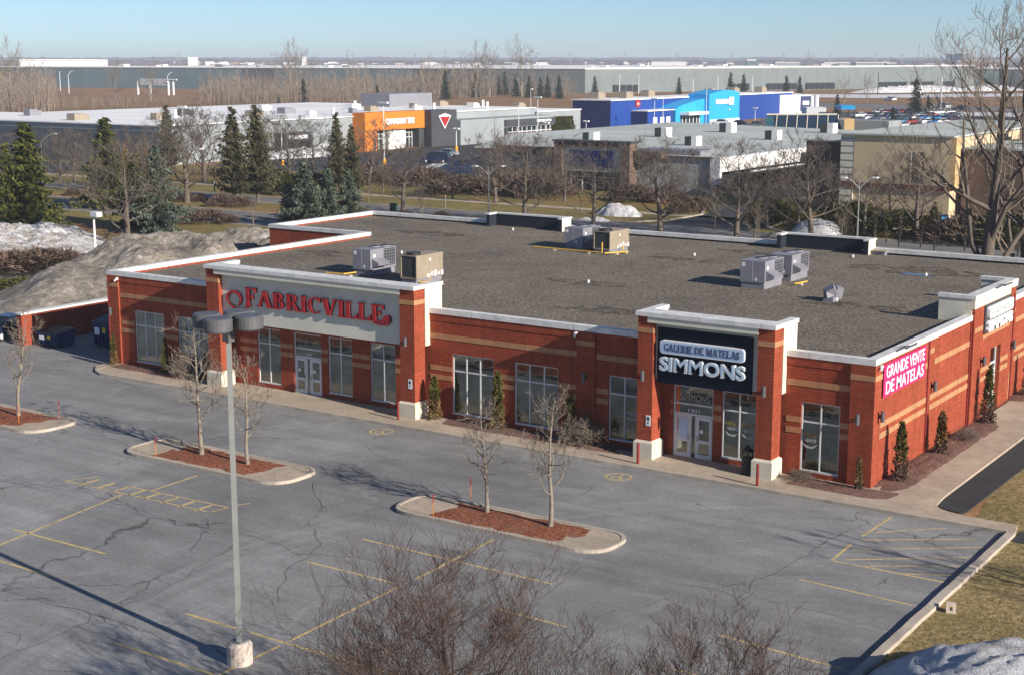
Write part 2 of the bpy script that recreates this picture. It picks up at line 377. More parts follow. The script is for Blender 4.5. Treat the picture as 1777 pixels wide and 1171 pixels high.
M['sky'] = simple('light_blue_cladding', lin(.02,.34,.70), .6, .05, .2)
M['tan'] = simple('tan_stucco', lin(.60,.48,.31), .9, .12, .3)
M['tanbright'] = simple('ochre_stucco', lin(.62,.42,.20), .9, .08, .4)
M['greybrick'] = brick('grey_brick', lin(.42,.42,.41), lin(.36,.36,.355), lin(.40,.40,.39), .5, .2)
M['brownstone'] = simple('brown_cladding', lin(.15,.10,.075), .85, .2, .5)
M['maroon'] = simple('maroon_trim', lin(.12,.02,.025), .7, .1, .5)
M['windowdark'] = simple('dark_window', lin(.02,.025,.03), .12, .2, .4, spec=.7)
M['bluebin'] = simple('blue_bin', lin(.015,.035,.12), .55, .2, 1.5)
M['greenbin'] = simple('green_bin', lin(.01,.07,.035), .6, .2, 1.5)
M['rubber'] = simple('tyre_rubber', lin(.02,.02,.02), .8, .2, 5)
M['yellow'] = simple('yellow_plastic', lin(.75,.55,.04), .6, .1, 3)
M['distwhite'] = simple('pale_far_wall', lin(.72,.72,.72), .8, .06, .05)
M['distgrey'] = simple('grey_far_wall', lin(.33,.36,.40), .8, .1, .05)
M['distbrown'] = simple('brown_far_wall', lin(.32,.22,.17), .8, .1, .05)
# ---------------------------------------------------------------- the ground
def sheet(name, pts, z, m, kind='structure', thick=0):
    mb = MB(); mb.poly([(p[0], p[1], z) for p in pts])
    o = mb.build(name, m); return tag(o, kind=kind)
def dens(pts, r=0.8, n=5):             # round the corners of a plan outline
    out = []; k = len(pts)
    for i in range(k):
        a = Vector(pts[i-1][:2]); b = Vector(pts[i][:2]); c = Vector(pts[(i+1) % k][:2]); rr = pts[i][2] if len(pts[i]) > 2 else r
        if rr <= 0: out.append(tuple(b)); continue
        d1 = min(rr, (a-b).length*.45); d2 = min(rr, (c-b).length*.45)
        p = b+(a-b).normalized()*d1; q = b+(c-b).normalized()*d2
        for t in range(n+1):
            t /= n; out.append(tuple(p*(1-t)**2+b*2*t*(1-t)+q*t*t))
    return out
def gp(*px): return [G(*p)[:2] for p in px]
R = 9000
sheet('ground', [(-R,-R),(R,-R),(R,R),(-R,R)], 0.0, M['field'])
Z1, Z2, Z3, Z4 = 0.004, 0.008, 0.012, 0.016
# greening grass near the street and round the store
sheet('lawn', [(-300,52),(-110,52),(-84,40),(60,40),(60,125),(-90,125),(-300,125)], Z1, M['verge'])
sheet('grass_field', [(6.9,-80),(90,-80),(90,39.5),(-1,39.5),(5.2,-2),(6.9,-2.6)], Z1, M['grass'])
# parking lot asphalt
sheet('parking_lot', [(-130,-90),(7.0,-90),(7.0,-2.0),(-3,0.5),(-48.5,0.5),(-48.5,30),(-92,30),(-130,30)], Z1, M['asphalt'])
# kerbed front walk
def slab(name, pts, h, m, kind='structure'):
    return tag(MB().prism(pts, -0.02, h).build(name, m), kind=kind)
KH = 0.13
walk = dens([(-48.7,-1.3,.3),(-48.7,-0.1,.1),(-48.6,.2,0),(0.3,.2,0),(.3,39,0),(3.1,39,0),(3.15,.6,0),(3.3,-1.2,.6),(4.4,-1.7,.5),(6.9,-1.75,.1),(7.05,-2.7,.1),(-47.2,-2.75,1.2)])[::-1]
slab('sidewalk', walk, KH, M['walk'])
def kerb_line(name, pts, wd, h, m=None, closed=False):
    mb = MB(); k = len(pts)
    rng = range(k if closed else k-1)
    offs = []
    for i in range(k):
        a = Vector(pts[(i-1) % k] if (closed or i > 0) else pts[i]); b = Vector(pts[(i+1) % k] if (closed or i < k-1) else pts[i])
        d = (b-a).normalized(); offs.append(Vector((-d.y, d.x)))
    for i in rng:
        j = (i+1) % k; p, q = Vector(pts[i]), Vector(pts[j]); a, b = offs[i]*wd/2, offs[j]*wd/2
        v = [p-a, q-b, q+b, p+a]
        wob = lambda u: h+noise.noise(Vector((u[0]*1.1, u[1]*1.1, 3)))*.014-.05*max(0, noise.noise(Vector((u[0]*1.9, u[1]*1.9, 11)))-.32)
        n = len(mb.v); mb.v += [(u.x,u.y,-.02) for u in v]+[(u.x,u.y,wob(u)) for u in v]
        mb.f += [(n+4,n+5,n+6,n+7),(n,n+1,n+5,n+4),(n+2,n+3,n+7,n+6)]
        if not closed and i == 0: mb.f.append((n+3,n,n+4,n+7))
        if not closed and i == k-2: mb.f.append((n+1,n+2,n+6,n+5))
    return tag(mb.build(name, m or M['kerb']), kind='structure')
def subdiv(pts, step=.6, jit=.012):
    out = []
    for a, b in zip(pts[:-1], pts[1:]):
        a, b = Vector(a), Vector(b); n = max(1, int((b-a).length/step))
        for i in range(n):
            p = a.lerp(b, i/n); d = (b-a).normalized(); o = noise.noise(Vector((p.x*1.7, p.y*1.7, 9)))*jit*2
            out.append((p.x-d.y*o, p.y+d.x*o))
    out.append(tuple(pts[-1])); return out
kerb_line('kerb', subdiv([(-47.9,-1.3),(-47.6,-2.2),(-46.6,-2.72),(6.75,-2.78)]), .16, KH+.015)
kerb_line('kerb', subdiv([(6.95,-2.85),(6.95,-40)]), .32, KH+.03)
slab('path_asphalt', dens([(3.2,-.95,.9),(3.25,39,0),(5.0,39,0),(4.55,-1.2,.3)])[::-1], .05, M['asphaltnew'])
slab('path_asphalt', [(7.15,-2.2),(30,-3.4),(30,-5.0),(7.15,-3.6)][::-1], .03, M['asphaltnew'])
# planting beds against the walls
def bed(name, pts, h, m, seed=0):
    # raised, slightly lumpy bed
    xs = [p[0] for p in pts]; ys = [p[1] for p in pts]
    mb = MB(); cx, cy = sum(xs)/len(xs), sum(ys)/len(ys)
    P = [(p[0], p[1]) for p in pts]; rings = 7
    k = len(P)
    for r in range(rings):
        t = r/rings
        for (x, y) in P:
            X, Y = x+(cx-x)*t, y+(cy-y)*t
            mb.v.append((X, Y, h-.03+.05*min(1, t*3)+noise.noise(Vector((X*2, Y*2, seed)))*.03))
    mb.v.append((cx, cy, h+.03))
    for r in range(rings-1):
        for i in range(k): a = r*k+i; b = r*k+(i+1) % k; mb.f.append((a, b, b+k, a+k))
    for i in range(k): mb.f.append(((rings-1)*k+i, (rings-1)*k+(i+1) % k, rings*k))
    return tag(mb.build(name, m, smooth=True), kind='structure')
def seg(pts, s=.7):
    out = []; k = len(pts)
    for i in range(k):
        a, b = Vector(pts[i]), Vector(pts[(i+1) % k]); n = max(1, int((b-a).length/s))
        out += [tuple(a.lerp(b, j/n)) for j in range(n)]
    return out
bed('mulch_bed', seg([(-48.0,-1.15),(-40.0,-1.35),(-40.0,-.02),(-48.0,-.02)]), KH+.02, M['gravelbed'], 1)
bed('mulch_bed', seg([(-23.3,-1.35),(-11.4,-1.45),(-11.4,-.02),(-23.3,-.02)]), KH+.02, M['gravelbed'], 2)
bed('mulch_bed', seg([(-3.4,-1.5),(.4,-1.75),(1.3,-1.3),(1.55,-.6),(1.55,-.12),(.02,-.12),(-3.4,-.12)]), KH+.02, M['gravelbed'], 3)
bed('mulch_bed', seg([(.02,-.10),(1.55,-.10),(1.6,14.6),(1.2,15.6),(.5,16.0),(.02,16.1)]), KH+.02, M['gravelbed'], 4)
bed('mulch_bed', seg([(.02,19.9),(1.6,19.9),(1.6,36.5),(.02,36.5)]), KH+.02, M['gravelbed'], 5)
# parking islands: kerbed, concrete ends, red mulch between
def island(x0, x1, y0, y1, m0, m1, sk=1.1):
    out = dens([(x0,y0,1.3),(x1,y0,1.35),(x1,y1,1.0),(x0,y1,1.0)], n=7)
    slab('parking_island', out, .12, M['walk'])
    kerb_line('island_kerb', out, .17, .15, closed=True)
    bed('island_mulch', seg([(m0,y0+.18),(m1,y0+.18),(m1+sk,y1-.2),(m0+sk*.2,y1-.2)], .45), .14, M['mulch'], x0)
island(-52, -38.2, -14.3, -11.2, -50, -40.3, 1.4)
island(-32.0, -21.7, -14.15, -11.3, -30.2, -23.9, .7)
island(-15.5, -5.3, -14.2, -11.6, -13.7, -7.3, .8)
# markings
mk = MB(); mf = MB()
def line(x0, y0, x1, y1, wd=.11, faint=False):
    a, b = Vector((x0, y0)), Vector((x1, y1)); d = (b-a).normalized(); n = Vector((-d.y, d.x))*wd/2
    (mf if faint else mk).poly([(p.x, p.y, Z2) for p in (a-n, b-n, b+n, a+n)])
line(2.17,-3.2,2.1,-6.3); line(2.1,-7.4,2.2,-9.65)
line(2.35,-5.5,4.5,-3.4,.09); line(2.3,-6.7,5.9,-4.1,.09); line(2.4,-8.0,6.5,-4.9,.09); line(2.6,-9.3,6.5,-6.3,.09); line(3.4,-9.6,6.5,-7.5,.09); line(4.9,-9.6,6.5,-8.7,.09)
line(2.3,-9.68,6.5,-9.62); line(2.0,-12.25,6.3,-12.48); line(2.0,-15.4,6.4,-15.6,.1,True); line(2.0,-18.65,6.4,-19.0); line(2.0,-21.9,6.4,-22.1); line(2.0,-25.2,6.4,-25.3)
line(-13.9,-27.1,-4.6,-27.1,.12); line(-13.9,-30.2,-4.6,-30.2,.12); line(-14.0,-17.6,-5.1,-17.68); line(-14.0,-20.82,-9.9,-20.78); line(-5.4,-20.8,-2.5,-20.85,.1); line(-14,-24,-5,-24,.1,True)
line(-9.72,-14.8,-9.5,-20.0,.12); line(-9.52,-20.9,-9.3,-26.9,.12); line(-9.3,-27.4,-9.2,-36,.12); line(-9,-20.8,-5,-20.8,.1,True)
line(-26.4,-24.52,-21.0,-24.45,.12); line(-25,-27.23,-20.8,-27.23,.12); line(-25.9,-17.6,-26.0,-14.75,.12); line(-26.5,-18.8,-25.2,-26.1,.13); line(-25.2,-26.1,-24.9,-36,.13)
line(-26.2,-21.3,-21.0,-21.2,.1,True); line(-33,-21.3,-26.4,-21.3,.1,True); line(-34,-24.5,-27,-24.5,.1,True); line(-31.5,-27.2,-26,-27.2); line(-31.5,-30.3,-26,-30.3); line(-25,-30.3,-20.8,-30.2)
line(-21.4,-17.2,-21.0,-16.6,.1)
# hatched walkway between the left stalls
hy0, hy1 = -18.75, -17.55
line(-30.2,-18.78,-21.45,-18.45,.09); line(-29.6,-17.5,-30.25,-18.8,.09); line(-27.3,-17.75,-21.35,-17.55,.09); line(-21.35,-17.5,-21.5,-18.5,.09)
for x in (-29.2,-28.2,-27.2,-26.2,-25.3,-24.2,-23.2,-22.2): line(x,-18.68,x+.02,-17.72,.17)
tag(mk.build('road_marking', M['paint']), kind='structure'); tag(mf.build('road_marking', M['paintfaint']), kind='structure')
# painted round symbols by the ramps
for (cx, cy) in ((-24.2,-3.9), (-10.1,-4.35)):
    mb = MB(); n = 28; r1, r2 = .62, .52
    for i in range(n):
        a, b = 2*math.pi*i/n, 2*math.pi*(i+1)/n
        mb.poly([(cx+r*math.cos(t), cy+r*math.sin(t), Z2) for r, t in ((r2,a),(r1,a),(r1,b),(r2,b))])
    tp = [(-.1,.34),(.0,.42),(.08,.34),(0,.26)]
    mb.poly([(cx+x, cy+y, Z2) for x, y in tp]); mb.poly([(cx+x, cy+y, Z2) for x, y in [(-.05,.22),(.05,.22),(.12,-.05),(.02,-.05)]])
    mb.poly([(cx+x, cy+y, Z2) for x, y in [(.04,-.06),(.26,-.06),(.34,-.3),(.27,-.33),(.2,-.13),(.04,-.13)]])
    for i in range(3, 15):
        a, b = 2*math.pi*i/18, 2*math.pi*(i+1)/18
        mb.poly([(cx-.02+r*math.cos(t+.9), cy-.14+r*math.sin(t+.9), Z2) for r, t in ((.2,a),(.27,a),(.27,b),(.2,b))])
    tag(mb.build('road_marking', M['paint']), kind='structure')
# cracks in the asphalt
M['crack'] = simple('open_crack', lin(.03,.03,.03), .9, .3, 3)
ck = MB()
def crack(px, wd=.02):
    P = [Vector(G(*p)[:2]) for p in px]; out = []
    for a, b in zip(P[:-1], P[1:]):
        n = max(2, int((b-a).length/.22)); d = (b-a).normalized(); nn = Vector((-d.y, d.x))
        for i in range(n):
            p = a.lerp(b, i/n); out.append(p+nn*(noise.noise(Vector((p.x*.9, p.y*.9, 1)))*.22+noise.noise(Vector((p.x*4, p.y*4, 5)))*.07))
    out.append(P[-1])
    for i in range(len(out)-1):
        a, b = out[i], out[i+1]; d = (b-a).normalized(); nn = Vector((-d.y, d.x))*wd*(.35+.65*abs(noise.noise(Vector((a.x*1.3, a.y*1.3, 8))))*1.6)
        ck.poly([(p.x, p.y, Z1+.003) for p in (a-nn, b-nn, b+nn, a+nn)])
for c in [[(0,824),(60,840),(130,850),(260,892),(340,912),(365,925),(410,925),(445,932),(520,960),(620,965),(720,995),(810,1010),(900,1018)],
          [(0,833),(45,842),(80,838),(100,830),(225,800),(240,790)], [(355,900),(362,918),(335,942),(334,958)], [(405,945),(355,975),(330,998),(300,1012),(270,1030),(230,1045),(195,1060)],
          [(0,1027),(50,1035),(95,1050),(150,1062),(200,1075),(240,1092),(300,1115),(320,1122)], [(155,1062),(152,1080),(118,1095),(60,1120),(0,1143)], [(175,1063),(182,1075),(178,1082)],
          [(0,1098),(30,1103),(28,1118)], [(60,1160),(120,1165),(160,1171)], [(1500,910),(1440,935),(1400,960),(1350,992),(1310,1005),(1300,1025)], [(1180,998),(1240,1010),(1300,1030),(1340,1045),(1420,1060),(1480,1078),(1560,1095)],
          [(1180,1010),(1250,1025),(1300,1045)], [(1258,1058),(1262,1075),(1240,1088)], [(480,1045),(500,985),(560,945),(540,905),(560,880),(620,868),(680,850)], [(560,880),(540,850),(545,835)],
          [(100,640),(180,655),(240,670)], [(130,745),(220,770),(250,785)], [(620,760),(650,790),(700,800)], [(1040,838),(1020,850),(1005,860)], [(640,873),(700,890),(740,900)]]: crack(c)
tag(ck.build('road_cracks', M['crack']), kind='structure')
# boulevard behind the store: two carriageways and a planted median
far = -420
def strip(name, ya, yb, z, m, x0=far, x1=90, sk=0): sheet(name, [(x0,ya),(x1,ya+sk),(x1,yb+sk),(x0,yb)], z, m)
strip('road', 61, 71.5, Z2, M['asphalt2']); strip('road', 81.5, 87.6, Z2, M['asphalt2'])
for y in (60.8, 71.7, 81.2, 87.9): kerb_line('road_kerb', [(far,y),(-60.5 if y > 81.5 else 90, y)], .25, .12)
strip('pavement', 97.2, 99.2, Z3, M['walk'])
sheet('side_road', dens([(-58.5,87.7),(-58.8,101),(-63,112),(-52,113),(-48,103),(-46.5,87.7)], .5)[::-1], Z3, M['asphaltnew'])
kerb_line('road_kerb', [(-61.5,88.6),(-59.2,92),(-58.9,100),(-63,109)], .35, .14); kerb_line('road_kerb', [(-43,88.2),(-46.2,91),(-47.6,101),(-51,109)], .35, .14)
kerb_line('road_kerb', [(-42.8,87.9),(90,87.9)], .25, .12)
# store plaza asphalt, far lots
sheet('plaza_asphalt', [(-170,126),(-100,124),(-100,300),(-176,330)], Z2, M['asphaltnew'])
sheet('plaza_asphalt', [(-330,95),(-178,95),(-178,118),(-330,118)], Z2, M['asphaltnew'])
sheet('plaza_asphalt', [(-105,126),(60,126),(60,260),(-105,260)], Z3, M['asphalt2'])
sheet('car_park', [G(1300,240)[:2], G(1777,240)[:2], G(1777,205)[:2], G(1640,193)[:2], G(1330,196)[:2]], .03, M['asphaltnew'])
for (a, b) in ((176, 183), (186, 189)):
    pass
sheet('road', gp((1395,187),(1777,196),(1777,187),(1395,179)), .05, M['asphalt2'])
sheet('snow_ground', gp((1330,168),(1500,171),(1777,168),(1777,163),(1500,165),(1330,163)), .06, M['snow'], 'stuff')
sheet('snow_ground', gp((1600,200),(1777,204),(1777,197),(1600,194)), .06, M['snow'], 'stuff')
# ================================================================ THE BRICK STORE
store = thing('brick_store', 'long one-storey red brick store with tan stripes, gravel roof and two signed entrance portals', 'building', (-24, 0, 0))
def wall_holes(mb, a0, a1, z0, z1, holes, front, back, axis='y'):
    us = sorted({a0, a1, *[h[0] for h in holes], *[h[1] for h in holes]}); zs = sorted({z0, z1, *[h[2] for h in holes], *[h[3] for h in holes]})
    P = (lambda u, t, z: (u, t, z)) if axis == 'y' else (lambda u, t, z: (t, u, z))
    for i in range(len(us)-1):
        for j in range(len(zs)-1):
            u0, u1, w0, w1 = us[i], us[i+1], zs[j], zs[j+1]; um, wm = (u0+u1)/2, (w0+w1)/2
            if any(h[0] < um < h[1] and h[2] < wm < h[3] for h in holes): continue
            for t in (front, back): mb.poly([P(u0,t,w0), P(u1,t,w0), P(u1,t,w1), P(u0,t,w1)])
    for h in holes:
        for q in (((h[0],h[2]),(h[1],h[2])), ((h[1],h[2]),(h[1],h[3])), ((h[1],h[3]),(h[0],h[3])), ((h[0],h[3]),(h[0],h[2]))):
            (ua, wa), (ub, wb) = q
            mb.poly([P(ua,front,wa), P(ub,front,wb), P(ub,back,wb), P(ua,back,wa)])
    for (ua, wa), (ub, wb) in (((a0,z0),(a1,z0)), ((a1,z0),(a1,z1)), ((a1,z1),(a0,z1)), ((a0,z1),(a0,z0))):
        mb.poly([P(ua,front,wa), P(ub,front,wb), P(ub,back,wb), P(ua,back,wa)])
ZS, ZT, ZM = 0.37, 3.55, 2.65
WIN = [(-46.5,-43.95,3),(-42.78,-40.25,3),(-36.35,-34.6,2),(-31.05,-29.35,2),(-28.05,-26.35,2),(-22.58,-20.0,3),(-18.68,-16.1,3),(-13.2,-11.5,2),(-7.16,-5.45,2),(-3.28,-1.46,2)]
DOOR = [(-33.62,-31.57),(-9.7,-7.62)]
mb = MB(); holes = [(a,b,ZS,ZT) for a,b,_ in WIN]+[(a,b,.12,ZT) for a,b in DOOR]
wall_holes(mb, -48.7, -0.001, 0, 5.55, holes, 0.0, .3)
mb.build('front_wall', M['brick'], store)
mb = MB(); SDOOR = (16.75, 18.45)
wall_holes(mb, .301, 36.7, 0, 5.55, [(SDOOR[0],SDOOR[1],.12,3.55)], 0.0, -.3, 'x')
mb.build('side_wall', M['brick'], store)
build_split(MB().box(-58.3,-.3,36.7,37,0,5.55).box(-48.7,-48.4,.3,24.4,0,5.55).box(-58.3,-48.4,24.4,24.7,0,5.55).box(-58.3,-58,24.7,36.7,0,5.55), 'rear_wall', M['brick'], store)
MB().poly([(-48.4,.3,5.42),(-.3,.3,5.42),(-.3,36.7,5.42),(-58,36.7,5.42),(-58,24.7,5.42),(-48.4,24.7,5.42)]).build('roof', M['roof'], store)
# ceiling, floor and back partition seen through the shop windows
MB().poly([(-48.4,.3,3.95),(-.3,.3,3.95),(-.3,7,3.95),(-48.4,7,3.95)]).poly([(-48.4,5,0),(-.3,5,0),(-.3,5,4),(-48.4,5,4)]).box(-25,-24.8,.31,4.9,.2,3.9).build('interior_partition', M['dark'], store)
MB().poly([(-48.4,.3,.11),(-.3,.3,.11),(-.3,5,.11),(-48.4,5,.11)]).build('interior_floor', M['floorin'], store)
# coping
PT, PB = 5.82, 5.55
cp = MB()
def cope(x0, x1, y0, y1, zb=PB, zt=PT, mb=None): (mb or cp).box(x0, x1, y0, y1, zb, zt)
cope(-48.78,-38.95,-.08,.36); cope(-24.02,-10.95,-.08,.36); cope(-4.12,.08,-.08,.36)
cope(-.36,.08,.36,13.5); cope(-.36,.08,20.98,36.62)
cope(-48.78,-48.34,.36,24.33); cope(-58.38,-48.34,24.33,24.77); cope(-58.38,-57.94,24.77,37.07)
cope(-57.94,-45.55,36.63,37.07); cope(-38.35,-20.6,36.63,37.07); cope(-13.8,.08,36.63,37.07)
build_split(cp, 'coping', M['coping'], store)
# corbel under the coping, pilasters, stripes
mb = MB()
for a, b in ((-47.74,-38.95),(-24.02,-14.99),(-13.92,-10.95),(-4.12,-1.02)): mb.box(a, b, -.035, -.002, 5.18, 5.54)
for a, b in ((-48.72,-47.76),(-14.97,-13.94),(-1.0,-.003)): mb.box(a, b, -.11, -.003, .0, 5.545)
mb.box(.003,.10,-.11,.72,0,5.545)
build_split(mb, 'pilaster', M['brick'], store)
tb = MB()
def stripes(a, b, hs, y=-.022, yb=-.0021):
    for z0, z1 in hs:
        if hs is LOW:
            cuts = sorted([(max(a, u-.02), min(b, v+.02)) for u, v, _ in WIN if v > a and u < b]+[(max(a, u-.02), min(b, v+.02)) for u, v in DOOR if v > a and u < b])
            x = a
            for u, v in cuts:
                if u > x: tb.box(x, u, y, yb, z0, z1)
                x = max(x, v)
            if b > x: tb.box(x, b, y, yb, z0, z1)
        else: tb.box(a, b, y, yb, z0, z1)
LOW = [(2.58,2.84),(2.09,2.35)]; UP = [(4.25,4.52)]
for a, b in ((-47.72,-39.5),(-24.0,-15.0),(-13.9,-10.95),(-4.0,-1.02)): stripes(a, b, UP); stripes(a, b, LOW)
stripes(-37.7,-24.9,LOW); stripes(-9.8,-4.8,LOW)
for a, b in ((-48.735,-47.745),(-14.985,-13.925),(-1.015,.118)): tb.box(a, b, -.13, -.1125, 4.86, 5.1)
tb.box(.1025,.122,-.11,.735,4.86,5.1)
def sstripe(a, b, z0, z1): tb.box(.0025,.022,a,b,z0,z1)
for a, b in ((.76,7.0),(7.55,13.55),(21.6,36.6)):
    for z0, z1 in LOW: sstripe(a, b, z0, z1)
sstripe(.76,.95,4.25,4.52); sstripe(8.0,13.55,4.25,4.52); sstripe(7.25,7.9,4.86,5.1); sstripe(6.6,6.98,4.25,4.52); sstripe(21.6,36.6,4.25,4.52); sstripe(21.0,21.5,4.86,5.1)
for z0, z1 in LOW:
    for a, b in ((15.0,16.7),(18.5,19.9)): tb.box(.1525,.172,a,b,z0,z1)
tb.box(.1525,.172,13.65,15.0,4.86,5.1); tb.box(.1525,.172,15.1,19.9,4.36,4.54)
tb.box(.003,.03,14.3,14.42,.25,1.75); tb.box(.1525,.175,14.75,14.86,.25,1.6); tb.box(.1525,.175,20.3,20.42,.25,1.75)
build_split(tb, 'brick_stripe', M['tanbrick'], store)
build_split(MB().box(.004,.05,7.05,7.2,.05,5.54).box(.004,.06,13.4,13.52,.05,5.54).box(.1525,.2,20.55,20.68,.05,6.0).box(-48.70,-48.66,-.15,-.112,.1,5.5), 'downpipe', M['bollard'], store)
# windows: frame > pane
def window(a, b, z0, z1, n, zm, name='window', yf=.06, blinds=None):
    f = MB(); t = .055; y0, y1 = yf, yf+.09
    f.box(a,b,y0-.05,y1,z0,z0+.08); f.box(a,b,y0,y1,z1-t,z1)
    f.box(a,a+t,y0,y1,z0+.08,z1-t); f.box(b-t,b,y0,y1,z0+.08,z1-t)
    for i in range(1, n): x = a+(b-a)*i/n; f.box(x-.03,x+.03,y0+.005,y1-.005,z0+.08,z1-t)
    xs = [a+t]+[a+(b-a)*i/n for i in range(1, n)]+[b-t]
    for i in range(n): f.box(xs[i]+(.03 if i else 0), xs[i+1]-(.03 if i < n-1 else 0), y0+.01,y1-.01,zm-.035,zm+.035)
    w = f.build(name, M['alum'], store)
    w['label'] = 'white framed display window'
    MB().box(a+.02,b-.02,yf+.035,yf+.047,z0+.04,z1-.02).build('pane', M['glass'], w)
    return w
wins = [window(a, b, ZS, ZT, n, ZM) for a, b, n in WIN]
# white blinds behind the left hand shop windows
for i, segs in ((0, [(0,1,1.3,3.5)]), (1, [(0,1,1.5,3.5)]), (2, [(0,1,2.0,3.5)]), (3, [(0,1,2.0,3.5)]), (4, [(.0,.6,.6,3.4)])):
    a, b, n = WIN[i]
    for u0, u1, z0, z1 in segs:
        m2 = MB(); k = max(3, int((u1-u0)*(b-a)/.11))
        for j in range(k):
            x0 = a+(b-a)*(u0+(u1-u0)*j/k); x1 = a+(b-a)*(u0+(u1-u0)*(j+.9)/k)
            m2.box(x0, x1, .24+(j % 2)*.012, .25+(j % 2)*.012, z0+(.1*math.sin(j*1.7) if i < 2 else 0), z1)
        m2.build('blind', M['blind'], wins[i])
# mannequins/fixtures dimly seen inside
m2 = MB()
for x, z, wd in ((-45.5,1.2,.9),(-41.9,1.0,.8),(-30.4,1.5,.5),(-27.3,1.3,.5),(-21.6,1.5,.8),(-20.6,1.1,.5),(-17.7,1.6,.9),(-16.8,1.0,.4)): m2.box(x-wd/2, x+wd/2, .8, 1.3, .12, z)
m2.build('shop_display', M['blind'], store)
m2 = MB()
for x in (-12.9,-12.5,-6.9,-2.7,-2.2): m2.poly([(x,.6,.2),(x+.25,.6,.2),(x+.05,1.0,1.7),(x-.2,1.0,1.7)])
m2.build('leaning_mattress', M['blind'], store)
# double doors
def ddoor(a, b, zt, num):
    y0 = .08; f = MB(); t = .07; zd = 2.14
    f.box(a,a+t,y0,y0+.1,.12,zt); f.box(b-t,b,y0,y0+.1,.12,zt); f.box(a+t,b-t,y0,y0+.1,zt-t,zt); f.box(a+t,b-t,y0,y0+.1,zd,zd+.10); f.box(a+t,b-t,y0+.003,y0+.095,ZM-.02,ZM+.06)
    mid = (a+b)/2; f.box(mid-.16,mid-.10,y0,y0+.1,.12,zd); f.box(mid+.10,mid+.16,y0,y0+.1,.12,zd)
    fr = f.build('door_frame', M['alum'], store)
    MB().box(a+t,b-t,y0+.04,y0+.052,zd+.1,zt-t).box(mid-.10,mid+.10,y0+.04,y0+.052,.14,zd).build('pane', M['glass'], fr)
    for u0, u1 in ((a+t+.01, mid-.165), (mid+.165, b-t-.01)):
        d = MB(); s = .13
        d.box(u0,u1,y0-.01,y0+.04,.13,.33); d.box(u0,u1,y0-.01,y0+.04,zd-.17,zd-.01); d.box(u0,u0+s,y0-.01,y0+.04,.33,zd-.17); d.box(u1-s,u1,y0-.01,y0+.04,.33,zd-.17); d.box(u0+s,u1-s,y0-.01,y0+.04,.86,1.02)
        dd = d.build('door', M['alum'], store)
        MB().box(u0+s,u1-s,y0+.01,y0+.02,.33,.86).box(u0+s,u1-s,y0+.01,y0+.02,1.02,zd-.17).build('pane', M['glass'], dd)
        hx = u1-.07 if u0 < mid-.2 else u0+.07
        MB().tube([(hx,y0-.012,.95),(hx,y0-.06,.98),(hx,y0-.06,1.2),(hx,y0-.012,1.23)], .015, 6).build('handle', M['lampgrey'], dd)
        # stickers on the glass
        MB().box(u0+s+.06,u0+s+.22,y0-.013,y0-.003,1.35,1.52).build('sticker', M['textwhite'], dd)
ddoor(-33.62,-31.57,ZT,0); ddoor(-9.7,-7.62,ZT,1)
MB().box(-9.42,-8.93,.045,.055,1.0,2.0).build('poster', M['pillblue'], store)
# side door
f = MB(); a, b = SDOOR
f.box(-.16,-.06,a,a+.07,.12,3.55); f.box(-.16,-.06,b-.07,b,.12,3.55); f.box(-.16,-.06,a+.07,b-.07,3.48,3.55); f.box(-.16,-.06,a+.07,b-.07,2.2,2.3); f.box(-.16,-.06,a+.07,b-.07,2.6,2.68)
f.box(-.14,-.08,a+.07,a+.25,.13,2.2); f.box(-.14,-.08,b-.25,b-.07,.13,2.2); f.box(-.14,-.08,a+.25,b-.25,.13,.4); f.box(-.14,-.08,a+.25,b-.25,.95,1.1); f.box(-.14,-.08,a+.25,b-.25,2.0,2.2)
fr = f.build('side_door', M['alum'], store); MB().box(-.115,-.105,a+.07,b-.07,.2,3.5).build('pane', M['glass'], fr)
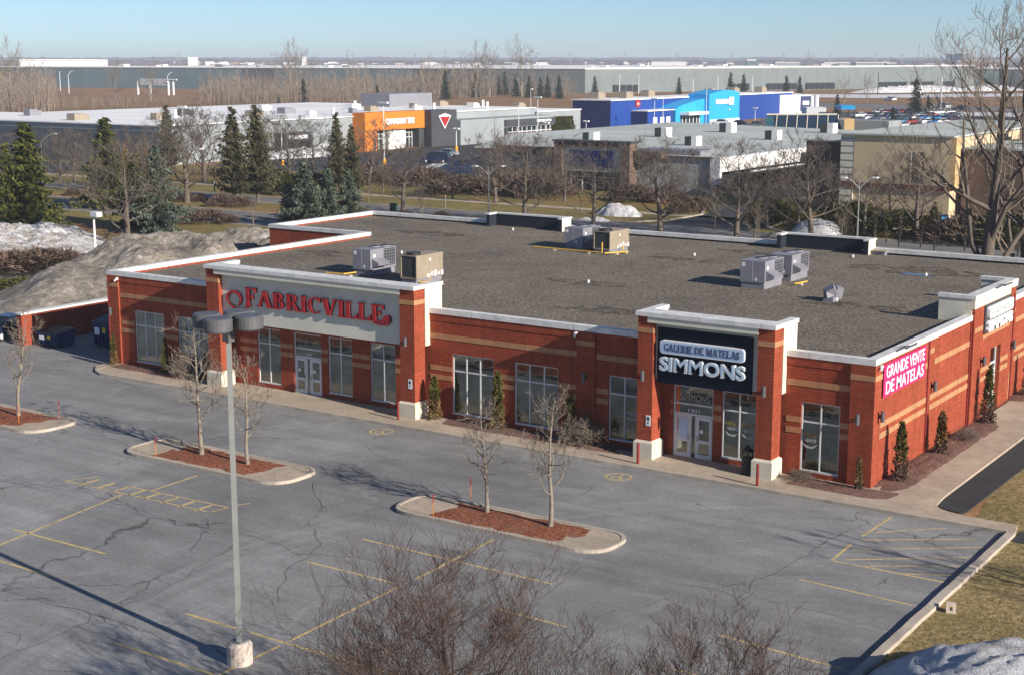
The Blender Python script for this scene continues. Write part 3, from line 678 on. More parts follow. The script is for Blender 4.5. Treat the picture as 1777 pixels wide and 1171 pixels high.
# portals
def portal(xl, xr, pw, name, fz0, panel):
    pass
    pb = MB()
    for x0, x1 in ((xl, xl+pw), (xr-pw, xr)): pb.box(x0, x1, -1.3, -.42, .98, 6.88)
    build_split(pb, 'portal_pier', M['brick'], store)
    sb = MB()
    for x0, x1 in ((xl, xl+pw), (xr-pw, xr)):
        e = .1; sb.box(x0-e, x1+e, -1.42, -.32, .1, .9)
        n = len(sb.v)      # bevelled shoulder
        lo = [(x0-e,-1.42),(x1+e,-1.42),(x1+e,-.32),(x0-e,-.32)]; hi = [(x0,-1.3),(x1,-1.3),(x1,-.42),(x0,-.42)]
        sb.v += [(q[0],q[1],.9) for q in lo]+[(q[0],q[1],1.0) for q in hi]
        sb.f += [(n+i,n+(i+1) % 4,n+4+(i+1) % 4,n+4+i) for i in range(4)]
    build_split(sb, 'pier_base', M['stone'], store)
    for x0, x1 in ((xl, xl+pw), (xr-pw, xr)): tb2.box(x0-.02, x1+.02, -1.32, -.40, 6.1, 6.34)
    # stuccoed return walls and head
    st = MB()
    st.box(xr-.3, xr+.03, -.40, -.003, 3.85, 6.88); st.box(xl-.03, xl+.3, -.40, -.003, 3.85, 6.88)
    st.box(xr-.3, xr+.03, -.003, 1.05, 5.55, 6.88); st.box(xl-.03, xl+.3, -.003, 1.05, 5.55, 6.88)
    build_split(st, 'portal_return', M['stucco'], store)
    g = MB(); g.box(xl+pw+.004, xr-pw-.004, -1.0, -.7, fz0, 6.62); g.box(xl+.31, xr-.31, -.7, -.005, fz0+.06, fz0+.3)
    g.box(xl+pw+.004, xr-pw-.004, -.69, -.4, fz0+.31, 6.88)
    g.build('fascia', M['greystucco'], store)
    c = MB(); c.box(xl+pw-.28, xr-pw+.02, -1.36, -1.0, 6.60, 6.88); c.build('cornice', M['greystucco'], store)
    k = MB(); k.box(xl-.08, xr+.08, -1.42, -.36, 6.882, 7.08); k.box(xr-.34, xr+.08, -.36, 1.1, 6.882, 7.08); k.box(xl-.08, xl+.34, -.36, 1.1, 6.882, 7.08)
    build_split(k, 'portal_coping', M['coping'], store)
tb2 = MB()
portal(-38.95, -24.04, .95, 'f', 3.9, None)
portal(-10.92, -4.08, .80, 's', 3.95, None)
build_split(tb2, 'brick_stripe', M['tanbrick'], store)
# raised side portal
build_split(MB().box(.0025,.15,13.56,15.05,.0,6.1).box(.0025,.15,19.85,20.9,.0,6.4).box(.0025,.15,15.05,16.7,0,6.1).box(.0025,.15,18.5,19.85,0,6.1).box(.0025,.15,16.7,18.5,3.6,6.1), 'side_portal', M['brick'], store)
MB().box(-.3,.16,13.5,19.84,6.11,6.62).box(-.3,.0,13.5,20.95,5.55,6.10).build('side_cornice', M['stucco'], store)
build_split(MB().box(-1.7,-.31,13.5,13.8,5.43,6.62).box(-1.7,-.31,20.65,20.95,5.43,6.62), 'side_return', M['greystucco'], store)
build_split(MB().box(-1.75,.20,13.44,13.86,6.622,6.80).box(-.36,.20,13.86,20.59,6.622,6.80).box(-1.75,.20,20.59,21.0,6.622,6.80).box(.001,.2,19.85,20.95,6.41,6.62), 'portal_coping', M['coping'], store)
# raised parts of the rear parapet, dark inside
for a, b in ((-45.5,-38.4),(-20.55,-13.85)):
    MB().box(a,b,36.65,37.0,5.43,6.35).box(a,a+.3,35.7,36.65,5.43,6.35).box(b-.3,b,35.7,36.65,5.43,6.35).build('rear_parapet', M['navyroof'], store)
    MB().box(b-.001,b+.02,35.7,37.0,5.43,6.35).build('parapet_end', M['stucco'], store)
    MB().box(a-.06,b+.08,36.6,37.08,6.352,6.47).box(a-.06,a+.36,35.62,36.6,6.352,6.47).box(b-.34,b+.08,35.62,36.6,6.352,6.47).build('coping', M['coping'], store)
# dark skirt inside the parapets
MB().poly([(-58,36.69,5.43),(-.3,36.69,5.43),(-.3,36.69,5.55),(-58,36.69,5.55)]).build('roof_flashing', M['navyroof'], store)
# ---------------------------------------------------------------- lettering
def glyphs():
    T, t = .17, .055
    g = {}
    def st(x0,y0,x1,y1,w): return ('s',x0,y0,x1,y1,w)
    def serif(x, y, w=.30): return ('s', x, y, x, y+(t if y < .5 else -t), w)
    g['I'] = (.34, [st(.17,0,.17,1,T), serif(.17,0), serif(.17,1)])
    g['L'] = (.62, [st(.17,0,.17,1,T), serif(.17,1), serif(.12,0,.2), ('b',.2,0,.58,t*1.3), ('p',[(.50,.0),(.60,.0),(.60,.30),(.565,.30)])])
    g['F'] = (.62, [st(.17,0,.17,1,T), serif(.17,0), serif(.12,1,.2), ('b',.2,1-t*1.3,.58,1), ('p',[(.50,1),(.565,.72),(.60,.72),(.60,1)]), ('b',.2,.49,.43,.49+t), ('p',[(.40,.38),(.435,.38),(.435,.66),(.40,.66)])])
    g['E'] = (.66, g['F'][1][:1]+[serif(.12,1,.2), serif(.12,0,.2), ('b',.2,1-t*1.3,.58,1), ('p',[(.50,1),(.565,.74),(.60,.74),(.60,1)]), ('b',.2,.49,.43,.49+t), ('p',[(.40,.38),(.435,.38),(.435,.66),(.40,.66)]), ('b',.2,0,.58,t*1.3), ('p',[(.52,.0),(.63,.0),(.63,.28),(.595,.28)])])
    g['A'] = (.80, [st(.13,0,.40,1,.07), st(.66,0,.40,1,T+.02), ('b',.22,.30,.56,.30+t), serif(.12,0,.22), serif(.66,0,.30)])
    g['V'] = (.78, [st(.38,0,.15,1,T+.02), st(.40,0,.66,1,.07), serif(.15,1,.30), serif(.66,1,.22)])
    g['B'] = (.68, [st(.17,0,.17,1,T), ('b',.05,0,.2,t), ('b',.05,1-t,.2,1), ('a',.28,.755,.27,.245,-90,90), ('a',.28,.27,.33,.27,-90,90), ('b',.2,0,.29,t), ('b',.2,1-t,.29,1), ('b',.2,.485,.29,.485+t)])
    g['R'] = (.74, [st(.17,0,.17,1,T), serif(.17,0), ('b',.05,1-t,.2,1), ('a',.30,.74,.28,.26,-90,90), ('b',.2,1-t,.31,1), ('b',.2,.48,.34,.48+t), st(.61,0,.36,.5,T), serif(.64,0,.2)])
    g['C'] = (.72, [('a',.40,.5,.35,.5,48,312), ('p',[(.60,.70),(.66,.70),(.66,1.0),(.62,1.0)])])
    g['G'] = (.76, [('a',.40,.5,.35,.5,48,312), ('p',[(.60,.70),(.66,.70),(.66,1.0),(.62,1.0)]), st(.62,.05,.62,.42,.14), ('b',.48,.40,.74,.40+t)])
    g['D'] = (.78, [st(.17,0,.17,1,T), ('b',.05,0,.2,t), ('b',.05,1-t,.2,1), ('a',.30,.5,.42,.5,-90,90), ('b',.2,0,.31,t), ('b',.2,1-t,.31,1)])
    g['M'] = (.98, [st(.15,0,.15,1,.06), st(.17,1,.46,.05,T), st(.46,.05,.78,1,.06), st(.80,0,.80,1,T), serif(.15,0,.22), serif(.80,0,.28), ('b',.04,1-t,.2,1), ('b',.78,1-t,.92,1)])
    g['N'] = (.84, [st(.15,0,.15,1,.06), st(.17,1,.68,.0,T), st(.69,0,.69,1,.06), serif(.15,0,.22), ('b',.04,1-t,.2,1), ('b',.60,1-t,.80,1)])
    g['T'] = (.70, [st(.35,0,.35,1,T), serif(.35,0), ('b',.06,1-t*1.2,.64,1), ('p',[(.06,1),(.06,.74),(.09,.74),(.15,1)]), ('p',[(.55,1),(.61,.74),(.64,.74),(.64,1)])])
    g['O'] = (.82, [('a',.41,.5,.36,.5,0,360)])
    g['S'] = (.60, [('a',.30,.74,.23,.26,20,180), ('a',.30,.26,.25,.26,180,340), st(.14,.70,.44,.28,T+.04), ('a',.30,.74,.23,.26,180,225), ('a',.30,.26,.25,.26,0,45), ('p',[(.48,.72),(.52,.72),(.52,1.0),(.49,1.0)]), ('p',[(.04,.0),(.07,.0),(.10,.28),(.04,.28)])])
    g[' '] = (.34, [])
    return g
GL = glyphs()
def serif_text(mb, txt, u0, u1, z0, z1, face, depth, axis='y', sgn=-1, first=1.0):
    tot = sum(GL[c][0] for c in txt); sc = (u1-u0)/tot; h = z1-z0; u = u0; k = 0
    for ci, c in enumerate(txt):
        wd, els = GL[c]; hh = h*(first if ci == 0 else 1); zz = z0-(hh-h)*.35
        for e in els:
            k += 1; f = face+sgn*(depth+.0012*(k % 9)); bk = face
            if e[0] == 's': _, x0, y0, x1, y1, ww = e; pts = [(x0-ww/2,y0),(x0+ww/2,y0),(x1+ww/2,y1),(x1-ww/2,y1)]
            elif e[0] == 'b': pts = [(e[1],e[2]),(e[3],e[2]),(e[3],e[4]),(e[1],e[4])]
            elif e[0] == 'p': pts = e[1]
            if e[0] == 'a':
                _, cx, cy, rx, ry, a0, a1 = e; n = max(4, int(abs(a1-a0)/18)); T, t = .17, .055
                for i in range(n):
                    A, B = rad(a0+(a1-a0)*i/n), rad(a0+(a1-a0)*(i+1)/n)
                    q = [(cx+(rx-T)*math.cos(A), cy+(ry-t)*math.sin(A)), (cx+rx*math.cos(A), cy+ry*math.sin(A)), (cx+rx*math.cos(B), cy+ry*math.sin(B)), (cx+(rx-T)*math.cos(B), cy+(ry-t)*math.sin(B))]
                    mb.face_prism([(u+x*sc, zz+y*hh) for x, y in q], min(f, bk) if sgn < 0 else bk, max(f, bk) if sgn < 0 else f, axis)
            else: mb.face_prism([(u+x*sc, zz+y*hh) for x, y in pts], min(f, bk), max(f, bk), axis)
        u += wd*sc
def sans(name, txt, m, parent, u0, u1, z0, z1, face, depth, axis='y', bold=.03, shear=0):
    cu = bpy.data.curves.new('t', 'FONT'); cu.body = txt; cu.size = 1; cu.extrude = .5; cu.offset = bold; cu.resolution_u = 4; cu.shear = shear
    to = bpy.data.objects.new('t', cu); col.objects.link(to)
    me = bpy.data.meshes.new_from_object(to); bpy.data.objects.remove(to)
    xs = [v.co.x for v in me.vertices]; ys = [v.co.y for v in me.vertices]
    a, b, c, d = min(xs), max(xs), min(ys), max(ys)
    L = parent.location if parent else Vector((0,0,0))
    for v in me.vertices:
        u = u0+(v.co.x-a)/(b-a)*(u1-u0); z = z0+(v.co.y-c)/(d-c)*(z1-z0); t = (v.co.z+.5)*depth
        p = Vector((u, face-t, z)) if axis == 'y' else (Vector((face+t, u, z)) if axis == 'x' else Vector((face-t, u, z)))
        v.co = p-L
    me.name = name; me.materials.clear(); me.materials.append(m)
    o = bpy.data.objects.new(name, me); col.objects.link(o)
    if parent: o.parent = parent
    return o
# big red letters
fs = thing('store_sign', 'red serif FABRICVILLE letters with a curled swash on the pale fascia of the left portal', 'sign', (-31,-1.0,5))
mb = MB(); serif_text(mb, 'FABRICVILLE', -36.15, -26.1, 4.98, 5.88, -1.14, .03, first=1.18)
# curled swash before the F and the dotted tail after the E
def ribbon(mb, P, ws, y0, y1):
    for i in range(len(P)-1):
        a, b = Vector(P[i]), Vector(P[i+1]); d = (b-a).normalized(); n = Vector((-d.y, d.x)); wa, wb = ws[i]/2, ws[i+1]/2
        mb.face_prism([tuple(a-n*wa), tuple(b-n*wb), tuple(b+n*wb), tuple(a+n*wa)], y0-.0015*(i % 3), y1)
sw = [(-36.98+.52*math.cos(rad(a)), 5.25+.42*math.sin(rad(a))) for a in range(-60, 240, 14)]
def swash(mb, y0, y1):
    ribbon(mb, sw, [.05+.10*math.sin(math.pi*i/len(sw)) for i in range(len(sw))], y0, y1)
    tail = [(-37.24,4.9),(-37.0,4.75),(-36.6,4.68),(-36.2,4.75),(-35.9,4.9)]
    ribbon(mb, tail, [.08,.1,.1,.07,.05], y0, y1)
    e = [(-26.9,4.90),(-26.3,4.84),(-25.95,4.9),(-25.78,5.08),(-25.78,5.24),(-25.9,5.36)]
    ribbon(mb, e, [.06,.09,.11,.11,.1,.08], y0, y1)
    mb.face_prism([(-26.02+.16*math.cos(rad(a)), 5.2+.16*math.sin(rad(a))) for a in range(0, 360, 24)], y0-.004, y1)
swash(mb, -1.17, -1.14)
mb.build('letter_faces', M['red'], fs)
mb = MB(); serif_text(mb, 'FABRICVILLE', -36.15, -26.1, 4.98, 5.88, -1.001, .126, first=1.18); swash(mb, -1.135, -1.001)
mb.build('letter_returns', M['redside'], fs)
# navy mattress shop sign
sg = thing('store_sign', 'dark navy sign panel reading GALERIE DE MATELAS SIMMONS over the right front portal', 'sign', (-7.6,-1.0,5))
MB().box(-9.98,-5.22,-1.12,-1.003,3.82,6.40).build('panel', M['navy'], sg)
def pill(mb, u0, u1, z0, z1, r, y0, y1, axis='y'):
    pts = []
    for cx, cz, a0 in ((u1-r,z1-r,0),(u0+r,z1-r,90),(u0+r,z0+r,180),(u1-r,z0+r,270)):
        for i in range(6): a = rad(a0+i*18); pts.append((cx+r*math.cos(a), cz+r*math.sin(a)))
    mb.face_prism(pts, y0, y1, axis)
pm = MB(); pill(pm, -9.76,-5.52,5.24,5.86,.16,-1.30,-1.122); pm.build('name_plate_edge', M['textwhite'], sg)
pm = MB(); pill(pm, -9.71,-5.57,5.29,5.81,.13,-1.306,-1.301); pm.build('name_plate', M['pillblue'], sg)
pm = MB(); serif_text(pm, 'GALERIE DE MATELAS', -9.55, -5.72, 5.38, 5.72, -1.308, .006); pm.build('lettering', M['textdark'], sg)
sans('lettering', 'SIMMONS', M['textwhite'], sg, -9.79, -5.48, 4.42, 5.08, -1.122, .17, bold=.035)
M['paleface'] = simple('pale_letter_face', lin(.46,.60,.72), .4, .05, 3)
sans('letter_faces', 'SIMMONS', M['paleface'], sg, -9.74, -5.53, 4.465, 5.035, -1.293, .004, bold=.008)  # duller faces over white letters, so the sunlit edges are painted by colour
sans('window_lettering', 'SIMMONS', M['textgrey'], store, -9.35, -7.85, 2.84, 3.18, .08, .004, bold=0)
sans('house_number', '1301', M['textwhite'], store, -8.92, -8.35, 2.29, 2.47, .08, .006, bold=.0)
sans('house_number', '1311', M['textwhite'], store, -32.7, -32.35, 2.32, 2.44, .08, .006, bold=.02)
for x in (-12.28, -7.0, -6.18, -3.18):
    sans('window_lettering', 'MÉGA', M['textgold'], store, x, x+.62, 1.95, 2.18, .09, .004, bold=.02)
    sans('window_lettering', 'VENTE', M['textgrey'], store, x+.07, x+.62, 1.72, 1.88, .09, .004, bold=.02)
    ab = MB(); ribbon(ab, [(x+.33+.33*math.cos(rad(a)), 1.72+.24*math.sin(rad(a))) for a in range(200, 345, 16)], [.03,.07,.09,.1,.1,.1,.09,.07,.05,.03], .086, .09); ab.build('window_graphic', M['textgrey'], store)
# sign on the side elevation
ss = thing('store_sign', 'grey sign board with white SIMMONS letters on the sunlit side wall above the door', 'sign', (.16,17.4,5.4))
MB().box(.152,.24,15.12,19.75,4.62,6.08).build('panel', M['charcoal'], ss)
pm = MB(); pill(pm, 15.35,19.6,5.38,5.98,.16,.242,.40,'x'); pm.build('name_plate', M['textwhite'], ss)
pm = MB(); serif_text(pm, 'GALERIE DE MATELAS', 15.55, 19.4, 5.52, 5.84, .402, .006, 'x', 1); pm.build('lettering', M['textgrey'], ss)
sans('lettering', 'SIMMONS', M['textwhite'], ss, 15.3, 19.65, 4.68, 5.26, .242, .15, 'x', bold=.05)
bn = thing('banner', 'magenta sale banner reading GRANDE VENTE DE MATELAS near the sunlit corner', 'banner', (.1,3.6,4.7))
MB().box(.124,.135,.85,6.35,3.98,5.46).build('sheet', M['magenta'], bn)
sans('lettering', 'GRANDE VENTE', M['textwhite'], bn, 1.15, 6.15, 4.80, 5.36, .136, .004, 'x', bold=.015)
sans('lettering', 'DE MATELAS', M['textwhite'], bn, 1.15, 6.1, 4.07, 4.66, .136, .004, 'x', bold=.015)
# parking plates on the piers
for x, l in ((-24.35,'small white accessible parking plate on the pier of the left portal'), (-10.3,'small white accessible parking plate on the pier left of the mattress shop door')):
    s = thing('parking_sign', l, 'sign', (x,-1.3,2)); MB().box(x-.12,x+.12,-1.318,-1.302,1.72,2.22).build('plate', M['textwhite'], s)
    MB().box(x-.07,x+.07,-1.322,-1.319,1.98,2.14).box(x-.03,x+.03,-1.322,-1.319,1.8,1.93).build('pictogram', M['textdark'], s)
# wall lights
def wall_light(x, y, z, lab, ax='y'):
    t = thing('wall_light', lab, 'wall light', (x,y,z), group='wall lights on the brick store')
    if ax == 'y':
        MB().box(x-.05,x+.05,y-.14,y-.002,z-.08,z+.08).build('bracket', M['black'], t)
        MB().cyl(x,y-.20,z-.24,z+.24,.09,12).build('shade', M['lampgrey'], t)
    else:
        MB().box(x+.002,x+.14,y-.05,y+.05,z-.08,z+.08).build('bracket', M['black'], t)
        MB().cyl(x+.20,y,z-.24,z+.24,.09,12).build('shade', M['lampgrey'], t)
wall_light(-24.5,-1.3,4.2,'grey tube wall light high on the right pier of the left portal')
wall_light(-10.55,-1.3,4.1,'grey tube wall light on the left pier beside the navy sign')
wall_light(-4.45,-1.3,4.12,'grey tube wall light on the right pier beside the navy sign')
wall_light(-14.45,-.11,3.35,'grey tube wall light on the pilaster between the two portals')
wall_light(-.55,-.11,3.15,'grey tube wall light at the front right corner, on the shaded face')
wall_light(-48.35,-.11,3.35,'grey tube wall light on the far left corner pilaster')
for y, l in ((.44,'dark wall light on the sunlit side wall under the magenta banner'),(7.72,'dark wall light on the sunlit side wall right of the magenta banner'),):
    wall_light(.105 if y < 1 else .002, y, 3.25, l, 'x')
wall_light(.152,14.95,3.25,'dark wall light on the sunlit side wall just left of the side door','x')
wall_light(.152,20.4,3.25,'dark wall light on the sunlit side wall right of the side door','x')
def camera_unit(x, y, z, lab):
    t = thing('security_camera', lab, 'camera', (x,y,z)); MB().box(x-.06,x+.06,y-.12,y,z-.05,z+.08).build('mount', M['white'], t)
    MB().tube([(x,y-.12,z-.02),(x+.1,y-.32,z-.08)], [.05,.06], 8).build('camera_body', M['white'], t)
camera_unit(-15.0,-.12,5.42,'small white camera under the coping between the two portals'); camera_unit(-47.75,-.12,5.38,'small white camera under the coping near the left corner'); camera_unit(.19,.42,5.46,'small white camera at the sunlit corner above the banner')
for (yy, zz, xx, lab) in ((3.0,5.9,.1,'thin grey sign lamp reaching out above the magenta banner'), (17.4,6.86,.2,'thin grey sign lamp reaching out above the side sign')):
    t = thing('sign_lamp', lab, 'lamp', (xx,yy,zz)); MB().tube([(xx-.1,yy,zz),(xx+.45,yy,zz+.12)], .02, 6).build('arm', M['lampgrey'], t); MB().tube([(xx+.45,yy-.7,zz+.1),(xx+.45,yy+.7,zz+.1)], .05, 8).build('lamp_tube', M['lampgrey'], t)
# bollards, bin
for px, l in (((691,728),'dark red bollard in front of the pier of the left portal'), ((1107,804),'dark red bollard in front of the left pier of the mattress shop'), ((1314,842),'dark red bollard beside the black bin, before the right pier'), ((360,662),'dark red bollard before the left pier behind the bare tree')):
    x, y, _ = G(*px, KH); t = thing('bollard', l, 'bollard', (x,y,KH), group='bollards on the front walk')
    MB().cyl(x,y,KH-.02,KH+.95,.065,12).build('post', M['bollard'], t); MB().cyl(x,y,KH+.951,KH+.985,.07,12,.03).build('cap', M['bollard'], t)
x, y = -5.35, -1.0; t = thing('litter_bin', 'black lantern-shaped litter bin beside the right pier', 'bin', (x,y,KH))
MB().cyl(x,y,KH,KH+.75,.27,14,.27).build('body', M['black'], t)
m2 = MB()
for i in range(6): a = i*math.pi/3; m2.cyl(x+.24*math.cos(a), y+.24*math.sin(a), KH+.75, KH+1.05, .02, 6)
m2.build('hood_post', M['black'], t); m2 = MB(); m2.tube([(x,y,KH+1.05),(x,y,KH+1.1),(x,y,KH+1.22),(x,y,KH+1.34)], [.28,.28,.12,.02], 14); m2.build('lid', M['black'], t)
# ---------------------------------------------------------------- roof plant
RZ = 5.42
def rtu(x0, x1, y0, y1, h, lab, m='rtugrey', hood=True):
    t = thing('rooftop_unit', lab, 'air conditioner', ((x0+x1)/2,(y0+y1)/2,RZ), group='rooftop air conditioning units')
    ym = y0+(y1-y0)*.52; zb = RZ+.38; zt = zb+h
    MB().box(x0+.06,x1-.06,y0+.06,y1-.06,RZ-.02,zb).build('kerb_base', M['rtugrey'], t)
    c = MB(); c.box(x0,x1,y0,ym,zb,zt); c.box(x0,x1,y1-.06,y1,zb,zt); c.box(x0,x1,ym,y1-.06,zb,zb+.12); c.box(x0,x1,ym,y1-.06,zt-.06,zt); c.box(x0,x0+.05,ym,y1-.06,zb+.12,zt-.06)
    c.build('cabinet', M[m], t)
    MB().box(x0+.06,x1-.08,ym+.002,y1-.07,zb+.13,zt-.07).build('coil', M['rtudark'], t)
    for k, fy in enumerate((ym+(y1-ym)*.12, ym+(y1-ym)*.68)):
        fx = (x0+x1)/2+(.12 if k else -.15); r = min(.36, (x1-x0)*.27)
        f = MB().cyl(fx, fy, zt+.001, zt+.06, r, 20).build('fan_ring', M['rtugrey'], t); MB().cyl(fx, fy, zt+.061, zt+.068, r*.86, 18).build('fan', M['black'], f)
    g = MB()
    for k in range(7): yy = ym+.1+k*(y1-ym-.2)/6; g.box(x1-.03,x1-.01,yy-.012,yy+.012,zb+.14,zt-.08)
    for k in range(6): zz = zb+.2+k*(h-.35)/5; g.box(x1-.008,x1+.006,ym+.05,y1-.1,zz-.012,zz+.012)
    g.build('coil_guard', M['rtugrey'], t)
    g = MB(); g.box(x0+.08,x0+.3,y0-.006,y0-.001,zt-.35,zt-.12); g.box(x0+(x1-x0)*.6,x0+(x1-x0)*.68,y0-.01,y0-.001,zb+.1,zb+.28); g.box(x0+(x1-x0)*.5-.006,x0+(x1-x0)*.5+.006,y0-.004,y0-.001,zb+.05,zt-.05)
    g.box(x1+.001,x1+.006,y0+.3,y0+.5,zb+h*.6,zb+h*.75); g.build('service_labels', M['white'], t)
    if hood:
        a, b = y0+.12, ym-.1; z1 = zb+h*.55
        hd = MB(); hd.v += [(x1,a,zb+.1),(x1,b,zb+.1),(x1,a,z1),(x1,b,z1),(x1+.55,a,zb+h*.35),(x1+.55,b,zb+h*.35),(x1+.5,a,zb+h*.22),(x1+.5,b,zb+h*.22)]
        hd.f += [(2,4,5,3),(0,6,4,2),(1,3,5,7),(4,6,7,5)]
        hd.build('intake_hood', M[m], t)
    return t
rtu(-36.8,-35.4,9.0,11.5,1.25,'grey rooftop unit with hood behind the big red letter sign, left of the tan one')
rtu(-14.75,-13.2,17.6,20.2,1.25,'grey rooftop unit nearer of the pair at the right of the roof')
rtu(-14.6,-13.2,21.4,24.0,1.2,'grey rooftop unit farther of the pair at the right of the roof')
rtu(-32.7,-31.2,27.0,29.4,1.15,'grey rooftop unit left of the tan one at the back of the roof')
def rtu2(x0, x1, y0, y1, h, lab):       # unit with its coil facing the front
    t = thing('rooftop_unit', lab, 'air conditioner', ((x0+x1)/2,(y0+y1)/2,RZ), group='rooftop air conditioning units')
    zb = RZ+.3; zt = zb+h; ym = y0+(y1-y0)*.35
    MB().box(x0+.06,x1-.06,y0+.06,y1-.06,RZ-.02,zb).build('kerb_base', M['rtugrey'], t)
    MB().box(x0,x1,ym,y1,zb,zt).box(x0,x0+.06,y0,ym,zb,zt).box(x1-.06,x1,y0,ym,zb,zt).box(x0+.06,x1-.06,y0,ym,zt-.06,zt).box(x0+.06,x1-.06,y0,ym,zb,zb+.08).build('cabinet', M['rtutan'], t)
    MB().box(x0+.07,x1-.07,y0+.05,ym-.002,zb+.09,zt-.07).build('coil', M['rtudark'], t)
    f = MB().cyl((x0+x1)/2, (y0+ym)/2+.06, zt+.001, zt+.14, (x1-x0)*.36, 20).build('fan_ring', M['black'], t); MB().cyl((x0+x1)/2,(y0+ym)/2+.06,zt+.141,zt+.15,(x1-x0)*.25,16).build('fan', M['rtudark'], f)
    g = MB()
    for k in range(5): a = ym+.15+k*.34; g.box(x1+.001,x1+.008,a,a+.2,zb+.03+(k % 2)*.07,zb+.22+(k % 3)*.08)
    g.box(x1+.001,x1+.008,ym+.35,ym+.5,zt-.4,zt-.25); g.build('service_labels', M['white'], t)
rtu2(-32.2,-31.0,7.9,10.5,1.4,'tan rooftop unit with dark coil behind the right end of the big red letters'); rtu2(-29.8,-28.5,26.1,28.7,1.25,'tan rooftop unit with dark coil at the back of the roof, beside yellow gas pipe')
def pipe(lab, pts, r=.045):
    t = thing('gas_pipe', lab, 'pipe', pts[0]); MB().tube(pts, r, 8).build('pipe_run', M['gas'], t)
    sb = MB()
    for a, b in zip(pts[:-1], pts[1:]):
        if abs(a[2]-b[2]) < .05: c = (Vector(a)+Vector(b))/2; sb.box(c.x-.1,c.x+.1,c.y-.1,c.y+.1,RZ-.01,RZ+.1)
    sb.build('pipe_block', M['baseconc'], t)
pz = RZ+.15
pipe('yellow gas pipe running under the pair of units at the back of the roof', [(-34.6,25.9,pz),(-31.0,25.8,pz),(-28.9,25.75,pz),(-28.9,25.75,pz+.7)])
pipe('yellow gas pipe beside the tan unit at the back of the roof', [(-28.6,25.6,pz),(-27.7,27.2,pz),(-28.2,27.4,pz),(-28.2,27.4,pz+.4)])
pipe('yellow gas pipe behind the long pale portal', [(-37.9,7.8,pz),(-36.6,7.9,pz+.05),(-36.2,8.6,pz+.1)]); pipe('yellow gas pipe next to the right hand pair of rooftop units', [(-12.3,19.8,pz),(-12.1,21.2,pz)])
pipe('short yellow gas pipe by the tan unit near the front coping', [(-31.0,8.1,pz),(-30.4,8.4,pz),(-30.4,8.4,pz+.3)])
def vent(px, lab, r=.07, h=.13):
    x, y, _ = G(*px, RZ); t = thing('roof_vent', lab, 'roof vent', (x,y,RZ), group='small pipes and drains on the gravel roof')
    MB().cyl(x,y,RZ-.01,RZ+h,r,10).build('stack', M['white'], t); MB().cyl(x,y,RZ+h+.001,RZ+h+.05,r*1.5,10,r*.7).build('cap', M['white'], t)
for px, l in (((1205,444),'small white vent on the roof near the middle of the back edge'), ((1021,491),'small white vent on the roof before the back pair of units'), ((1452,523),'small white vent near the twin gooseneck hood'),
              ((890,400),'small white vent by the back left raised parapet'), ((1480,447),'taller white vent beside the flat hatch at the back right'), ((1607,479),'small white vent next to the puddle on the roof'), ((697,440),'tiny vent on the roof above the long pale portal')):
    vent(px, l)
x, y, _ = G(1440,523,RZ); t = thing('gooseneck_vent', 'grey gooseneck vent hood of two tilted boxes on the right of the roof', 'roof vent', (x,y,RZ))
q = MB().box(-.3,.3,-.3,.3,0,.25); q.build('kerb_base', M['rtugrey'], t, world=False)
q = MB(); q.tube([(0,0,.2),(-.1,0,.5),(.25,.1,.72)], [.36,.36,.3], 4); q.build('hood', M['rtugrey'], t, world=False)
q = MB(); q.tube([(.2,.5,.15),(.35,.5,.75)], [.28,.28], 4); q.build('damper', M['rtugrey'], t, world=False)
x, y, _ = G(1521,441,RZ); t = thing('roof_hatch', 'low flat roof hatch in front of the back right raised parapet', 'hatch', (x,y,RZ))
MB().box(-.75,.75,-.5,.5,0,.22).build('kerb_base', M['rtugrey'], t, world=False); MB().box(-.85,.85,-.6,.6,.222,.30).build('lid', M['rtutan'], t, world=False)
# puddle of meltwater
x, y, _ = G(1590,477,RZ); b = NB('meltwater'); b.p.inputs['Base Color'].default_value = lin(.05,.07,.09); b.rough(.05); M['water'] = b.m
pp = [(x+.9*math.cos(a)*(1+.3*math.sin(3*a)), y+.5*math.sin(a)*(1+.3*math.cos(2*a)), RZ+.02) for a in [i*.35 for i in range(18)]]
tag(MB().poly(pp).build('puddle', M['water']), kind='structure')
M['damp'] = speckle('damp_gravel', [lin(.03,.026,.02), lin(.12,.10,.08), lin(.30,.26,.21)], 6.5, 1.0, .3, .09)
dnt = M['damp'].node_tree; dn = dnt.nodes.new('ShaderNodeTexNoise'); dn.inputs['Scale'].default_value = 1.1; dn.inputs['Detail'].default_value = 6; dg = dnt.nodes.new('ShaderNodeNewGeometry'); dnt.links.new(dg.outputs['Position'], dn.inputs['Vector'])
dr9 = dnt.nodes.new('ShaderNodeValToRGB'); dr9.color_ramp.elements[0].position = .44; dr9.color_ramp.elements[1].position = .62; dnt.links.new(dn.outputs['Fac'], dr9.inputs[0]); dnt.links.new(dr9.outputs[0], dnt.nodes['Principled BSDF'].inputs['Alpha'])
def damp(px, rx, ry, sd):
    x, y, _ = G(*px, RZ); n = 40
    pts = [(x+rx*math.cos(a)*(1+.35*noise.noise(Vector((math.cos(a)*2, math.sin(a)*2, sd)))), y+ry*math.sin(a)*(1+.45*noise.noise(Vector((math.cos(a)*3, math.sin(a)*3, sd+5)))), RZ+.002) for a in [i*2*math.pi/n for i in range(n)]]
    return pts
